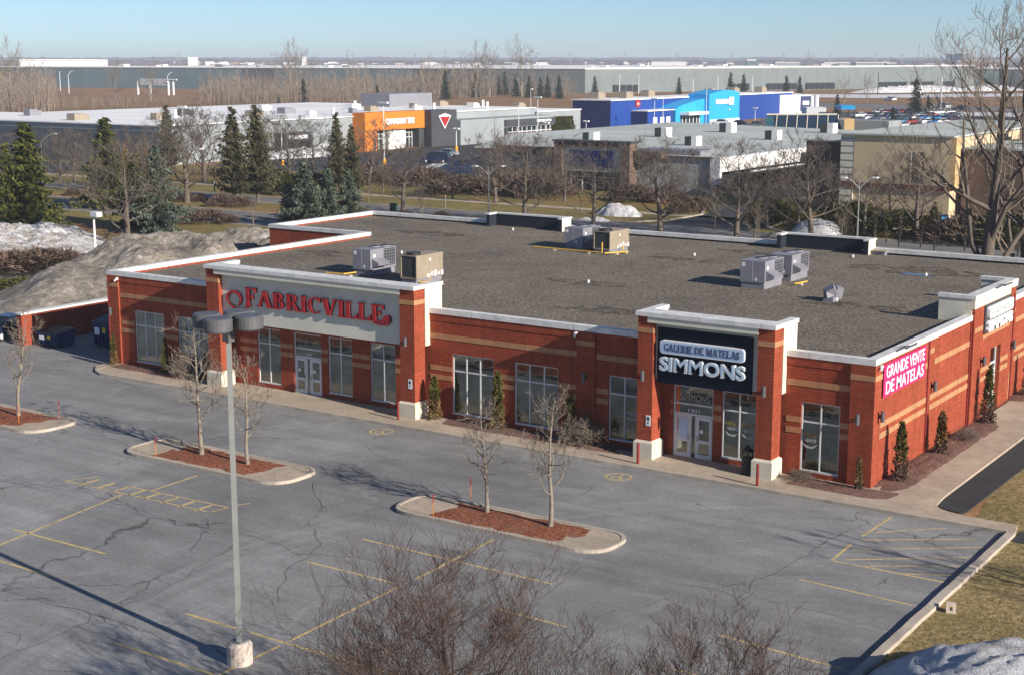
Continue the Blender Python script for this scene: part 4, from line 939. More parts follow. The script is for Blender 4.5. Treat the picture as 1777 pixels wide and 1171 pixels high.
for k9, (px9, rx9, ry9) in enumerate((((1590,470),4.5,1.9),((1480,530),3.6,1.1),((1015,491),2.8,.9),((745,405),3.2,1.3),((1200,452),3.0,.9),((1060,540),3.4,1.0),((560,440),2.6,1.2),((1330,440),3.5,1.0))):
    MB().poly([(a, b_, RZ+.004+.001*k9) for a, b_, _ in damp(px9, rx9, ry9, k9*3.1)]).build('roof_stain', M['damp'], store)
# ---------------------------------------------------------------- waste enclosure
e = thing('enclosure_wall', 'low dark brick enclosure wall with white cap left of the store', 'wall', (-59.7,2,0))
MB().box(-58.3,-58.05,1.3,23,0,2.05).build('wall', M['brick'], e); MB().box(-58.45,-57.95,.5,1.3,0,2.05).build('end_pier', M['brick'], e); MB().box(-58.5,-57.88,.45,23,2.052,2.18).build('cap', M['coping'], e)
def dumpster(name, x, y, wx, wy, h, m, lab, stick=True):
    t = thing(name, lab, 'waste container', (x,y,0)); q = MB()
    n = len(q.v); q.v += [(x-wx/2,y-wy/2+.12,.12),(x+wx/2,y-wy/2+.12,.12),(x+wx/2,y+wy/2-.12,.12),(x-wx/2,y+wy/2-.12,.12),(x-wx/2,y-wy/2,h*.82),(x+wx/2,y-wy/2,h*.82),(x+wx/2,y+wy/2,h),(x-wx/2,y+wy/2,h)]
    q.f += [(0,3,2,1),(4,5,6,7),(0,1,5,4),(1,2,6,5),(2,3,7,6),(3,0,4,7)]; q.build('body', M[m], t)
    r = MB()
    for k in range(5): xx = x-wx/2+wx*(k+.5)/5; r.box(xx-.04,xx+.04,y-wy/2-.06,y-wy/2+.1,.2,h*.75)
    r.box(x-wx/2-.05,x+wx/2+.05,y-wy/2-.07,y-wy/2,h*.72,h*.80); r.build('stiffener', M[m], t)
    MB().poly([(x-wx/2-.03,y-wy/2-.05,h*.83),(x+wx/2+.03,y-wy/2-.05,h*.83),(x+wx/2+.03,y+wy/2,h+.03),(x-wx/2-.03,y+wy/2,h+.03)]).build('lid', M['black'], t)
    if stick: MB().box(x-wx*.35,x-wx*.1,y-wy/2-.08,y-wy/2-.072,h*.42,h*.66).build('label_plate', M['textwhite'], t); MB().box(x+.05*wx,x+wx*.2,y-wy/2-.08,y-wy/2-.072,h*.5,h*.68).build('warning_plate', M['yellow'], t)
    m4 = MB()
    for sx in (-1, 1):
        for sy in (-1, 1): m4.tube([(x+sx*wx*.38-.04,y+sy*wy*.3,.08),(x+sx*wx*.38+.04,y+sy*wy*.3,.08)], .08, 8)
    m4.build('castor', M['rubber'], t)
dumpster('waste_container', -53.2, 3.9, 1.9, 1.6, 2.0, 'bluebin', 'dark blue steel waste container with white and yellow plates against the store')
dumpster('waste_container', -51.3, 9.2, 2.2, 1.8, 1.9, 'greenbin', 'dark green waste container in the shade behind the blue one', False)
dumpster('waste_container', -56.3, 1.9, 2.0, 1.5, 1.15, 'bluebin', 'low dark blue waste container by the sunlit enclosure pier')
# ================================================================ SNOW AND DIRT HEAPS
def mound(name, lab, cat, cx, cy, rx, ry, h, m, seed, rz=0.0, nr=26, na=56, z0=0.0, rug=.25, profile=None, ridge=0.0):
    mb = MB(); c, s = math.cos(rz), math.sin(rz)
    for i in range(nr+1):
        t = 1-i/nr
        for k in range(na):
            a = 2*math.pi*k/na; e = 1+.18*noise.noise(Vector((math.cos(a)*1.6, math.sin(a)*1.6, seed)))
            X, Y = rx*t*e*math.cos(a), ry*t*e*math.sin(a)
            prof = (1-t**2.2) if not profile else profile(t)
            tt = prof*(1+ridge*noise.noise(Vector((X*.22, Y*.22, seed+3))))
            z = h*tt+rug*min(1, (1-t)*3)*(noise.noise(Vector((X*.7, Y*.7, seed)))+.55*(1-2*abs(noise.noise(Vector((X*1.1, Y*1.1, seed+7)))))+.5*noise.noise(Vector((X*2.1, Y*2.1, seed)))+.35*noise.noise(Vector((X*5, Y*5, seed))))
            mb.v.append((cx+c*X-s*Y, cy+s*X+c*Y, z0+max(z, -.02) if i else z0-.03))
    mb.f = [(i*na+k, i*na+(k+1) % na, (i+1)*na+(k+1) % na, (i+1)*na+k) for i in range(nr) for k in range(na)]
    o = mb.build(name, m, smooth=True); o['label'] = lab; o['category'] = cat; return o
mound('snow_heap', 'huge long heap of dirty gravelly snow behind the left end of the brick store', 'snow heap', -67.5, 27.5, 10.5, 20.5, 3.55, M['dirtsnow'], 3, rz=-.12, nr=90, na=220, rug=.26, ridge=.35, profile=lambda t: min(1, (1-t)*1.9)**.9)
mound('snow_heap', 'bright white snow heap under the spruces at the left edge', 'snow heap', -104, 34, 14, 10, 1.5, M['patchsnow'], 5, rz=-.5, nr=50, na=120, rug=.5, ridge=.7)
mound('snow_heap', 'low white snow bank in front of the bright heap at the left edge', 'snow heap', -93, 27.5, 9, 3.0, 1.2, M['patchsnow'], 6, rz=.35, rug=.3, ridge=.5)
mound('snow_heap', 'large grey and white snow heap in the bottom right corner beside the kerb', 'snow heap', 12.6, -20.3, 5.4, 6.0, 1.9, M['greysnow'], 11, rz=.3, nr=40, na=80, rug=.16, ridge=.35)
mound('snow_heap', 'peaked snow heap on the lawn in front of the grey plaza building', 'snow heap', *G(1072,374)[:2], 3.2, 1.6, 1.3, M['snow'], 12, rug=.25)
mound('snow_heap', 'small flat snow patch left below the peaked heap on the lawn', 'snow heap', *G(1032,383)[:2], 2.2, .8, .35, M['snow'], 13, rug=.1)
mound('snow_heap', 'bluish snow heap behind the back right raised parapet', 'snow heap', *G(1422,404)[:2], 3.0, 1.8, 1.35, M['greysnow'], 14, rug=.3)
mound('snow_heap', 'wide snow bank in the car park below the orange facade', 'snow heap', *G(795,300)[:2], 9, 6, 1.3, M['snow'], 15, rug=.4, rz=.6)
mound('snow_heap', 'snow bank along the grey wall left of the orange facade', 'snow heap', *G(525,272)[:2], 4, 10, 1.5, M['snow'], 16, rug=.4)
mound('snow_heap', 'white snow pile in front of the dark awning at the left of the orange facade', 'snow heap', *G(560,268)[:2], 3, 3, 1.8, M['snow'], 17, rug=.3)
mound('snow_heap', 'long white snow bank before the loading bays of the far warehouse', 'snow heap', *G(1590,160)[:2], 50, 10, 3.0, M['snow'], 18, rug=.9, rz=1.15)
mound('snow_heap', 'white snow bank near the right end of the far warehouse', 'snow heap', *G(1715,158)[:2], 30, 9, 2.4, M['snow'], 19, rug=.9, rz=1.15)
# litter on the grass
x, y, _ = G(1650,1062); t = thing('concrete_block', 'small pale concrete block with a hole on the grass right of the kerb', 'block', (x,y,0), .3)
MB().box(-.16,-.05,-.12,.12,0,.34).box(.05,.16,-.12,.12,0,.34).box(-.049,.049,-.12,.12,.001,.10).box(-.049,.049,-.12,.12,.25,.339).build('block', M['baseconc'], t, world=False)
# ================================================================ LAMPS AND POLES
t = thing('parking_lamp', 'tall grey lamp post with four drum heads on a pale concrete base in the foreground', 'lamp post', (-9.4,-29.08,0))
MB().tube([(-9.4,-29.08,-.02),(-9.4,-29.08,.62),(-9.4,-29.08,.72)], [.40,.40,.30], 18).build('base', M['baseconc'], t)
MB().box(-9.6,-9.2,-29.28,-28.88,.721,.75).build('base_plate', M['polegrey'], t)
MB().tube([(-9.4,-29.08,.75),(-9.4,-29.08,10.95)], [.13,.11], 4).build('pole', M['polegrey'], t)
MB().box(-9.53,-9.27,-29.21,-28.95,10.2,11.0).build('pole_cap', M['lampgrey'], t)
for a in (20, 110, 200, 290):
    dx, dy = math.cos(rad(a)), math.sin(rad(a)); cx, cy = -9.4+dx*.68, -29.08+dy*.68
    h = MB().tube([(cx,cy,10.62),(cx,cy,10.66),(cx,cy,10.98),(cx,cy,11.03)], [.40,.43,.43,.38], 24).build('lamp_head', M['lampgrey'], t)
    MB().cyl(cx,cy,10.6,10.615,.34,20).build('lens', M['alum'], h); MB().tube([(-9.4+dx*.12,-29.08+dy*.12,10.8),(cx-dx*.42,cy-dy*.42,10.8)], .05, 8).build('arm', M['lampgrey'], h)
for px, pt, l in (((103,724),(103,692),'thin orange snow stake on the end of the leftmost island'), ((271,792),(271,752),'thin orange snow stake on the left end of the island behind the lamp post'), ((345,778),(345,745),'thin orange snow stake behind the first tree of the middle island'),
                  ((752,897),(750,858),'thin orange snow stake on the left end of the right island'), ((817,868),(817,828),'thin orange snow stake on the rear kerb of the right island'), ((33,735),(33,712),'thin orange snow stake beside the tree on the leftmost island')):
    b = G(*px, .12); t = thing('snow_stake', l, 'stake', b, group='orange snow stakes on the islands'); H = 1.0
    MB().cyl(b[0],b[1],.1,.75,.014,6).build('stake', M['orange'], t); MB().cyl(b[0],b[1],.751,1.1,.022,6).build('reflector_tape', M['red'], t)
def pole(name, lab, base, top, style='plain', m='alum', r=.11, group=None, orange=False, cat='street light', az=None):
    b = base if len(base) == 3 else G(*base); z = HT(top[0], top[1], b)
    t = thing(name, lab, cat, b, group=group); x, y = b[0], b[1]
    if orange: MB().tube([(x,y,0),(x,y,.9),(x,y,1.0)], [.32,.32,.25], 10).build('base', M['orangepaint'], t)
    MB().tube([(x,y,0),(x,y,z*.97 if style != 'curve' else z*.82)], [r, r*.6], 6).build('pole', M[m], t)
    ax = az if az is not None else (_R[0], _R[1])
    def arm(s, L):
        P = [(x+ax[0]*s*L*u, y+ax[1]*s*L*u, z*.82+z*.18*math.sin(u*math.pi/2)) for u in (0,.2,.45,.7,1)]
        a = MB().tube(P, [r*.6]*5, 6).build('arm', M[m], t); e = P[-1]
        MB().box(e[0]-.3,e[0]+.3,e[1]-.3,e[1]+.3,e[2]-.1,e[2]+.02).build('lamp_head', M['white'], a)
    if style == 'twin': arm(-1, 1.6); arm(1, 1.6)
    elif style == 'curve': arm(1, 2.2)
    elif style == 'curvel': arm(-1, 2.2)
    elif style == 'flat': MB().box(x-1.0,x+1.0,y-.25,y+.25,z*.97,z).build('lamp_head', M[m], t)
    elif style == 'box': MB().box(x-.1,x+.75,y-.3,y+.3,z*.93,z).build('lamp_head', M['white'], t)
    elif style == 'cross':
        for s in (-1, 1): MB().box(x+s*.45-.3,x+s*.45+.3,y-.3,y+.3,z*.97+.01,z*.97+.3).build('lamp_head', M['white'], t)
        MB().box(x-.8,x+.8,y-.05,y+.05,z*.97-.1,z*.97).build('crossbar', M[m], t)
    return t
M['orangepaint'] = simple('orange_painted_concrete', lin(.75,.32,.02), .7, .1, 1)
pole('parking_lamp', 'white lamp post with a box head standing behind the dirty snow heap', (168,482), (155,368), 'box', 'white', .14)
pole('street_light', 'twin-armed street light behind the back right raised parapet', (1487,420), (1490,308), 'twin', 'polegrey')
pole('street_light', 'twin-armed street light left of the grey plaza portal', (848,378), (848,288), 'twin', 'polegrey')
pole('street_light', 'double-arm street light between the dark pines on the left', (373,352), (372,258), 'twin', 'polegrey')
pole('street_light', 'curved grey street light left of the dark round tree', (75,318), (76,232), 'curve', 'polegrey')
pole('parking_lamp', 'white parking lamp before the long grey wall at the left', (320,282), (318,184), 'flat', 'white')
pole('parking_lamp', 'tall white parking lamp with an orange base before the orange facade', (667,286), (665,177), 'flat', 'white', orange=True)
pole('parking_lamp', 'short white twin-head lamp with an orange base right of the red triangle sign', (792,263), (791,224), 'cross', 'white', orange=True)
pole('parking_lamp', 'white parking lamp with an orange base half hidden among the left trees', (490,288), (487,200), 'flat', 'white', orange=True)
for b, p, s, l in (((900,250),(898,181),'plain','thin white lamp pole before the glass front of the auto centre'), ((933,247),(932,168),'flat','tall thin lamp pole at the right end of the auto centre'), ((948,246),(947,214),'cross','short twin-head lamp near the tall hedge of the auto centre'),
                   ((1017,238),(1016,211),'cross','short twin-head lamp left of the blue store'), ((1135,228),(1135,171),'flat','tall thin lamp pole in front of the small blue annex'), ((1150,226),(1149,171),'plain','tall thin lamp pole at the edge of the light blue front'),
                   ((1225,218),(1224,150),'plain','dark thin pole in front of the light blue store sign'), ((921,188),(921,154),'box','white lamp on the flat roof left of the blue store'), ((1337,200),(1337,160),'plain','thin white pole left of the white far building'),
                   ((1262,214),(1262,191),'cross','small lamp in front of the royal blue wall'), ((1310,210),(1309,188),'cross','small lamp near the right end of the royal blue wall')):
    pole('parking_lamp', l, b, p, s, 'alum', .12)
for (bx, by, ty, s, l) in ((105,158,123,'plain','far white mast left of the pair before the teal warehouse'), (120,163,124,'curve','far street light with curved arm, left of the bare lone tree'), (292,165,126,'curve','far street light right of the sign gantry'), (366,150,127,'plain','far thin mast in front of the left woodland'),
                        (1075,163,128,'plain','left of two pale masts before the far grey warehouse'), (1108,163,129,'plain','right of two pale masts before the far grey warehouse'), (1136,160,129,'curvel','curved far street light above the blue store roof'), (1202,170,137,'plain','far mast left of the light blue arch'),
                        (1245,172,132,'plain','far mast right of the light blue arch'), (1305,162,133,'plain','far mast right of the two firs by the warehouse'), (1523,165,125,'plain','dark far mast above the snow bank'), (1590,158,123,'plain','dark far mast left of the lone spruce by the highway'), (1597,166,130,'plain','white far mast right of the lone spruce by the highway'),
                        (1632,192,133,'plain','white far mast above the silver van'), (1649,158,122,'plain','dark far mast at the right end of the loading bays')):
    pole('far_mast', l, (bx,by), (bx,ty), s, 'alum' if 'dark' not in l else 'black', .28, cat='mast')
# highway sign gantry seen from behind
a = G(240,165); b2 = G(293,166)
t = thing('sign_gantry', 'white highway sign gantry in the brown field at the left', 'gantry', a)
zt = HT(240,142,a); A, B = Vector(a), Vector(b2); d = (B-A); dn = Vector((-d.y, d.x, 0)).normalized()*6
q = MB()
for P in (A, B, A+d*.12+dn, B-d*.12+dn): q.tube([tuple(P), (P.x, P.y, zt)], .55, 6)
q.build('post', M['white'], t)
q = MB(); q.tube([(A.x,A.y,zt),(B.x,B.y,zt)], .5, 6); q.tube([(A.x,A.y,zt-1.6),(B.x,B.y,zt-1.6)], .4, 6); q.tube([(A.x+dn.x,A.y+dn.y,zt+1),(B.x+dn.x,B.y+dn.y,zt+1)], .4, 6); q.build('truss', M['white'], t)
for u0, u1 in ((.1,.42),(.55,.9)):
    P, Q = A+d*u0-dn*.1, A+d*u1-dn*.1
    MB().poly([(P.x,P.y,zt-1.8),(Q.x,Q.y,zt-1.8),(Q.x,Q.y,zt+1.6),(P.x,P.y,zt+1.6)]).build('sign_back', M['distwhite'], t)
# ================================================================ TREES
def bare_mesh(seed, H, r0, clear=.25, spread=.9, nlimb=9, depth=3, up=.25, kids=5, lratio=.55, crook=.25, segs=4, rmin=.006, stems=1, tip=True, curl=0.0, sides=5, limb0=.45):
    rnd = random.Random(seed); trunk = MB(); crown = MB()
    def path(p, d, L, n, ck, upb):
        P = [Vector(p)]; d = Vector(d).normalized()
        for i in range(n):
            d = (d+Vector((rnd.uniform(-1,1), rnd.uniform(-1,1), rnd.uniform(-1,1)))*ck+Vector((0,0,upb))).normalized()
            P.append(P[-1]+d*(L/n))
        return P
    def rec(p, d, L, r, lev):
        n = segs if lev < depth else 3
        P = path(p, d, L, n, crook, up*(.4+.2*lev) if not curl else curl*rnd.uniform(-.6,1))
        rs = [max(rmin, r*(1-.75*i/n)) for i in range(n+1)]
        (trunk if lev <= 1 and r > .03 else crown).tube([tuple(q) for q in P], rs, sides if lev <= 1 else (4 if lev == 2 and r > .02 else 3), cap=False)
        if lev >= depth: return
        k = kids if lev < depth-1 else kids+1
        for i in range(k):
            t = rnd.uniform(.25, 1.0); j = min(n-1, int(t*n)); f = t*n-j
            q = P[j].lerp(P[j+1], f); dd = (P[j+1]-P[j]).normalized()
            o = dd.cross(Vector((rnd.uniform(-1,1), rnd.uniform(-1,1), rnd.uniform(-1,1)))).normalized()
            rec(q, dd*.75+o*rnd.uniform(.5,1.0), L*lratio*rnd.uniform(.7,1.15), rs[j]*.55, lev+1)
    for s in range(stems):
        dx, dy = (rnd.uniform(-.45,.45), rnd.uniform(-.45,.45)) if stems > 1 else (0, 0)
        T = path((dx*.5,dy*.5,-.05), (dx,dy,1), H*(.92 if stems == 1 else rnd.uniform(.65,.9)), 9, crook*.22, .12)
        rs = [r0*(1-.86*i/9)*(1.25 if i == 0 else 1) for i in range(10)]
        trunk.tube([tuple(q) for q in T], rs, 8, cap=False)
        for i in range(nlimb):
            t = clear+(1-clear)*((i+.5*rnd.random())/nlimb)**.9; j = min(8, int(t*9)); f = t*9-j; q = T[j].lerp(T[j+1], f)
            a = i*2.4+rnd.uniform(-.5,.5)+s*1.3; e = rnd.uniform(.25,.9)
            d = Vector((math.cos(a)*spread, math.sin(a)*spread, e))
            rec(q, d, H*limb0*(1.08-t*.62)*rnd.uniform(.75,1.1), rs[j]*.5, 1)
    return trunk, crown
PROT = {}
def bare_proto(key, mt, mc, **kw):
    tr, cr = bare_mesh(**kw); r = thing('bare_tree', 'x', 'tree')
    tr.build('trunk', M[mt], r, smooth=True); cr.build('crown', M[mc], r); PROT[key] = [r, False, kw['H']]
def place(key, lab, x, y, H=None, rz=None, group=None, z=0.0, name=None, wide=1.0, cat=None):
    r, used, h0 = PROT[key]
    o = copy_tree(r) if used else r; PROT[key][1] = True
    s = (H/h0) if H else 1; o.location = (x, y, z); o.rotation_euler = (0,0, random.uniform(0,6.28) if rz is None else rz); o.scale = (s*wide, s*wide, s)
    if name: o.name = name
    o['label'] = lab
    if cat: o['category'] = cat
    if group: o['group'] = group
    elif 'group' in o: del o['group']
    return o
bare_proto('isl1', 'barklight', 'twiglight', seed=3, H=5.4, r0=.10, clear=.28, spread=.95, nlimb=19, depth=3, up=.22, kids=4, lratio=.52, crook=.38, rmin=.007, limb0=.33)
bare_proto('isl2', 'barklight', 'twiglight', seed=8, H=5.2, r0=.095, clear=.24, spread=.95, nlimb=20, depth=3, up=.25, kids=4, lratio=.52, crook=.40, rmin=.007, limb0=.33)
bare_proto('st1', 'bark', 'twig', seed=21, H=9, r0=.24, clear=.18, spread=1.0, nlimb=17, depth=4, up=.25, kids=4, lratio=.58, crook=.26, rmin=.010, limb0=.56)
bare_proto('st2', 'bark', 'twig', seed=25, H=9, r0=.22, clear=.18, spread=.9, nlimb=18, depth=4, up=.3, kids=4, lratio=.58, crook=.28, rmin=.010, limb0=.52)
bare_proto('st3', 'bark', 'twig', seed=29, H=9, r0=.20, clear=.14, spread=1.1, nlimb=16, depth=4, up=.2, kids=4, lratio=.6, crook=.3, rmin=.010, limb0=.55)
bare_proto('light', 'barklight', 'twiglight', seed=33, H=6, r0=.13, clear=.10, spread=1.0, nlimb=14, depth=3, up=.3, kids=5, lratio=.55, crook=.25, rmin=.009, limb0=.6)
for px, k, l, top, rz in (((350,789),'isl1','bare young tree on the middle island, left of the lamp post',560,.3), ((430,806),'isl2','bare young tree on the middle island, right of the lamp post',615,1.2), ((845,889),'isl1','left bare young tree on the right island',690,2.6),
                      ((955,913),'isl2','right bare young tree on the right island',680,4.0), ((32,722),'isl1','bare young tree on the leftmost island',540,5.0)):
    b = G(*px, .12); place(k, l, b[0], b[1], HT(px[0], top, b), rz, z=.12, name='young_tree')
ST = [((700,370),264,'st1','spreading bare tree in front of the snowy car park of the orange store'), ((912,392),250,'st1','bare tree whose crown overlaps the left of the grey plaza building'), ((1030,398),262,'st3','bare tree before the dark glass doors of the grey plaza portal'),
      ((1146,405),262,'st2','bare tree before the grey brick plaza wall, over the snow heap'), ((1278,415),262,'st3','bare tree at the corner of the white plaza wall'), ((1408,420),262,'st2','bare tree before the shaded wall under the white canopy'),
      ((325,352),214,'st2','bare tree in the median right of the left spruces'), ((222,428),262,'st3','wide bare tree in front of the spruces behind the dirty snow heap'), ((505,330),215,'st1','bare tree behind the blue spruces, left of the dark awning'),
      ((1590,415),270,'st2','bare tree before the tan building'), ((785,345),290,'st3','bushy bare tree left of the blue car'), ((860,352),250,'st2','dense bare tree right of the blue car'), ((665,335),290,'st1','bare bushy tree below the left doors of the orange store'),
      ((980,350),270,'st3','bare tree against the brown portal corner'), 
      ((1330,395),290,'st1','bare tree half way along the shaded canopy wall'), ((1500,410),300,'light','pale twiggy tree before the tan wall'), ((1385,402),300,'st3','dark twiggy tree left of the tan building'), ((1545,400),310,'st1','twiggy tree under the maroon trim'),
      ((105,322),240,'st2','round bare tree between the left spruce and the curved street light'), ((130,318),235,'st1','dense bare tree right of the curved street light'), ((160,330),262,'st3','bare reddish tree left of the second spruce'), ((300,300),215,'st3','bare tree before the corner of the dark long wall'),
      ((355,318),205,'st1','bare tree behind the double-arm street light'), ((470,312),205,'st2','bare tree right of the pair of tall pines'), ((545,318),222,'st3','bare tree behind the blue spruces under the dark awning'), ((250,330),235,'st2','bare tree right behind the second spruce'), ((15,330),240,'st3','bare tree behind the left spruces at the edge'), ((640,322),225,'st2','bare tree before the stone panel of the orange store')]
for px, top, k, l in ST:
    b = G(*px); place(k, l, b[0], b[1], max(3, HT(px[0], top, b)), wide=1.5)
# small shrubs and saplings along the boulevard
for px, top, l in (((108,420),385,'pale sapling on the bank left of the white lamp post'), ((440,392),355,'bare sapling on the grass beyond the dirty snow heap'), ((733,378),330,'pale bare sapling right of the blue spruces'), ((640,352),325,'thin sapling on the verge right of the blue spruces'),
                   ((1240,395),330,'low twiggy sapling on the lawn by the side road'), ((470,330),300,'thin pale tree on the far verge by the pines'), ((1310,425),360,'twiggy sapling right of the side road'), ((1460,425),370,'pale sapling left of the twin street light')):
    b = G(*px); place('light', l, b[0], b[1], HT(px[0], top, b), name='sapling')
# big bare tree at the right
bare_proto('big', 'bark', 'twiglight', seed=51, H=23, r0=.62, clear=.13, spread=.62, nlimb=14, depth=4, up=.22, kids=4, lratio=.56, crook=.24, rmin=.012, limb0=.5, stems=1, segs=5)
bb = AT(1712, 440, 106); place('big', 'huge old bare tree with pale limbs reaching above the horizon at the right edge', bb[0], bb[1], 21.0, 1.0, name='old_tree')
bare_proto('big2', 'bark', 'twiglight', seed=57, H=20, r0=.5, clear=.08, spread=.8, nlimb=12, depth=4, up=.2, kids=4, lratio=.56, crook=.26, rmin=.011, limb0=.5, segs=5)
bb = AT(1785, 440, 110); place('big2', 'second old bare tree cut by the right edge of the photo', bb[0], bb[1], 20.0, 2.0, name='old_tree')
# near trees whose tops fill the bottom of the picture
bare_proto('near', 'twigdark', 'twigdark', seed=71, H=7.4, r0=.11, clear=.12, spread=.95, nlimb=8, depth=4, up=.22, kids=5, lratio=.64, crook=.22, rmin=.0045, stems=4, segs=4, limb0=.44)
def near(px, D, H, lab, rz, key='near', wide=1):
    d = ray(px, 1000); t = D/math.hypot(d[0], d[1]); x, y = CAM[0]+t*d[0], CAM[1]+t*d[1]; place(key, lab, x, y, H, rz, name='near_tree', wide=wide)
    return x, y
n1 = near(815, 34, 7.3, 'dark many-stemmed bare tree rising from the bottom edge in the centre', .4, wide=1.25)
n2 = near(1200, 33, 6.4, 'reddish bare tree top at the bottom edge, right of the centre tree', 2.2, wide=1.25)
n3 = near(590, 32, 5.5, 'low bare tree top at the bottom edge beside the lamp base', 3.9, wide=1.1)
slab('grass_island', dens([(-7,-42),(14,-42),(14,-31.8),(-7,-33.6)], 1.5)[::-1], .1, M['grass'])
# a tree outside the frame whose shadow falls across the hatched bay
place('isl1', 'bare tree on the grass right of the hatched parking bay', 23.5, -10.4, 9.5, 1.0)
# conifers
def conifer_mesh(seed, H, R, n=26, per=10, droop=.35, q=.34, gap=.12, top=.03):
    rnd = random.Random(seed); tr = MB(); cr = MB(); tr.tube([(0,0,-.05),(0,0,H*.96)], [H*.018, .02], 6, cap=False)
    lean = (rnd.uniform(-.02,.02), rnd.uniform(-.02,.02))
    for i in range(n):
        t = gap*.5+(1-gap*.5-top)*i/(n-1); z = H*t; prof = (1-t)**.82
        Rr = R*prof*rnd.uniform(.70,1.18)*(1+.18*math.sin(i*1.3+seed))+.08
        m = max(4, int(per*(.45+.65*(1-t))))
        for k in range(m):
            a = 2*math.pi*(k+rnd.random()*.7)/m+i*.7; L = Rr*rnd.uniform(.5,1.25)*(1+.22*noise.noise(Vector((math.cos(a)*1.3, math.sin(a)*1.3, i*.35+seed)))); ns = max(2, int(L/(q*.55)))
            ca, sa = math.cos(a), math.sin(a); zb = z+rnd.uniform(-.5,.5)*H/n
            for s in range(ns):
                u = (s+.6)/ns; r = L*u; zz = zb+L*(.10*math.sin(u*3)-droop*u*u)+.12*L*(u > .85)
                c = Vector((ca*r, sa*r, zz)); wd = q*(1.15-.55*u)*rnd.uniform(.8,1.25)
                for sd in (-1, 1):
                    o = Vector((-sa*sd, ca*sd, 0)); f = Vector((ca, sa, -.15)); tip = c+o*wd*rnd.uniform(.8,1.3)+f*wd*rnd.uniform(.4,.9)+Vector((0,0,-wd*rnd.uniform(.2,.7)))
                    cr.poly([c-f*wd*.35, c+f*wd*.45+Vector((0,0,.05)), tip])
                    if rnd.random() < .8: cr.poly([c+Vector((0,0,.08*q)), c+o*wd*.35+Vector((0,0,-wd*.8)), c+f*wd*.5+Vector((0,0,-wd*.25))])
    for k in range(5): a = k*1.26; cr.poly([(0,0,H), (.12*math.cos(a),.12*math.sin(a),H*.93), (.12*math.cos(a+.9),.12*math.sin(a+.9),H*.93)])
    return tr, cr
def conifer_proto(key, m, nm='spruce_tree', **kw):
    tr, cr = conifer_mesh(**kw); r = thing(nm, 'x', 'tree'); tr.build('trunk', M['bark'], r); cr.build('crown', M[m], r); PROT[key] = [r, False, kw['H']]
conifer_proto('spr1', 'spruce', seed=1, H=13, R=4.0, n=24, per=13, q=.85, droop=.28); conifer_proto('spr2', 'spruce', seed=2, H=13, R=3.6, n=24, per=12, q=.85, droop=.28)
conifer_proto('blu1', 'blue', 'blue_spruce', seed=3, H=8, R=2.7, n=19, per=12, q=.6, droop=.15); conifer_proto('blu2', 'blue', 'blue_spruce', seed=4, H=8, R=2.6, n=18, per=12, q=.6, droop=.15)
conifer_proto('far1', 'fardark', 'fir_tree', seed=5, H=12, R=3.2, n=20, per=9, q=.8); conifer_proto('gold', 'goldtree', 'yellowed_conifer', seed=6, H=8, R=2.3, n=22, per=10, q=.45, droop=.1)
conifer_proto('pine', 'cedarbrownish', 'pine_tree', seed=9, H=12, R=3.4, n=20, per=9, q=.6, droop=-.1, gap=.3) if False else None
M['pine'] = needle('grey_green_pine_needles', lin(.055,.055,.025), lin(.08,.075,.04), lin(.12,.10,.06))
conifer_proto('pine', 'pine', 'pine_tree', seed=9, H=12, R=3.3, n=22, per=12, q=.7, droop=-.15, gap=.28)
CON = [((52,398),210,'spr1','big dark green spruce standing at the left edge above the snow',1.25), ((18,400),245,'spr2','narrower dark spruce half cut by the left edge',.8), ((188,360),202,'spr1','tall spruce behind the wide bare tree on the left',1.2), ((275,405),250,'blu1','bluish spruce right behind the wide bare tree',1.0),
       ((240,395),262,'spr2','low spruce with bushy foot behind the dirty snow heap',1.3), ((292,300),182,'pine','grey-green pointed pine left of the median bare tree',1.0), ((408,352),185,'pine','tall grey-green pine, left of the pair by the grey wall',1.0), ((448,350),182,'pine','tall grey-green pine, right of the pair by the grey wall',1.0),
       ((585,335),195,'pine','dark pointed conifer at the left edge of the orange facade',.8), ((612,345),215,'pine','dark conifer overlapping the foot of the orange facade',.8), ((500,392),318,'blu2','blue spruce, leftmost of the group behind the roof corner',1.1), ((532,395),278,'blu1','tall blue spruce in the middle of the group behind the roof corner',1.05),
       ((570,392),290,'blu2','blue spruce with brownish top in the group behind the roof corner',1.1), ((606,388),292,'blu1','blue spruce, rightmost of the group behind the roof corner',1.05), ((220,335),252,'gold','yellow-orange conifer between the two left spruces',.8), ((258,330),248,'gold','greenish gold conifer beside the yellow-orange one',.9),
       ((1347,385),345,'spr2','low green spruce before the shaded canopy wall',1.4), ((1620,410),350,'pine','dark low conifer under the tan building',1.4), ((1490,405),362,'pine','dark bushy conifer beside the twin street light',1.7), ((1750,430),380,'pine','dark low conifer behind the old tree at the right edge',1.8)]
for px, top, k, l, wd in CON:
    b = G(*px); place(k, l, b[0], b[1], HT(px[0], top, b), wide=wd)
FC = [(773,173,122),(826,170,125),(865,165,130),(876,165,124),(895,168,127),(918,170,130),(938,170,134),(950,170,131),(970,172,130),(1032,168,132),(1178,166,134),(1267,166,125),(1290,166,128),(1364,170,130),(1387,170,132),(527,182,135),(655,184,148),(484,184,166),(1588,200,135),(1548,233,186),(1452,205,163),(1610,196,165)]
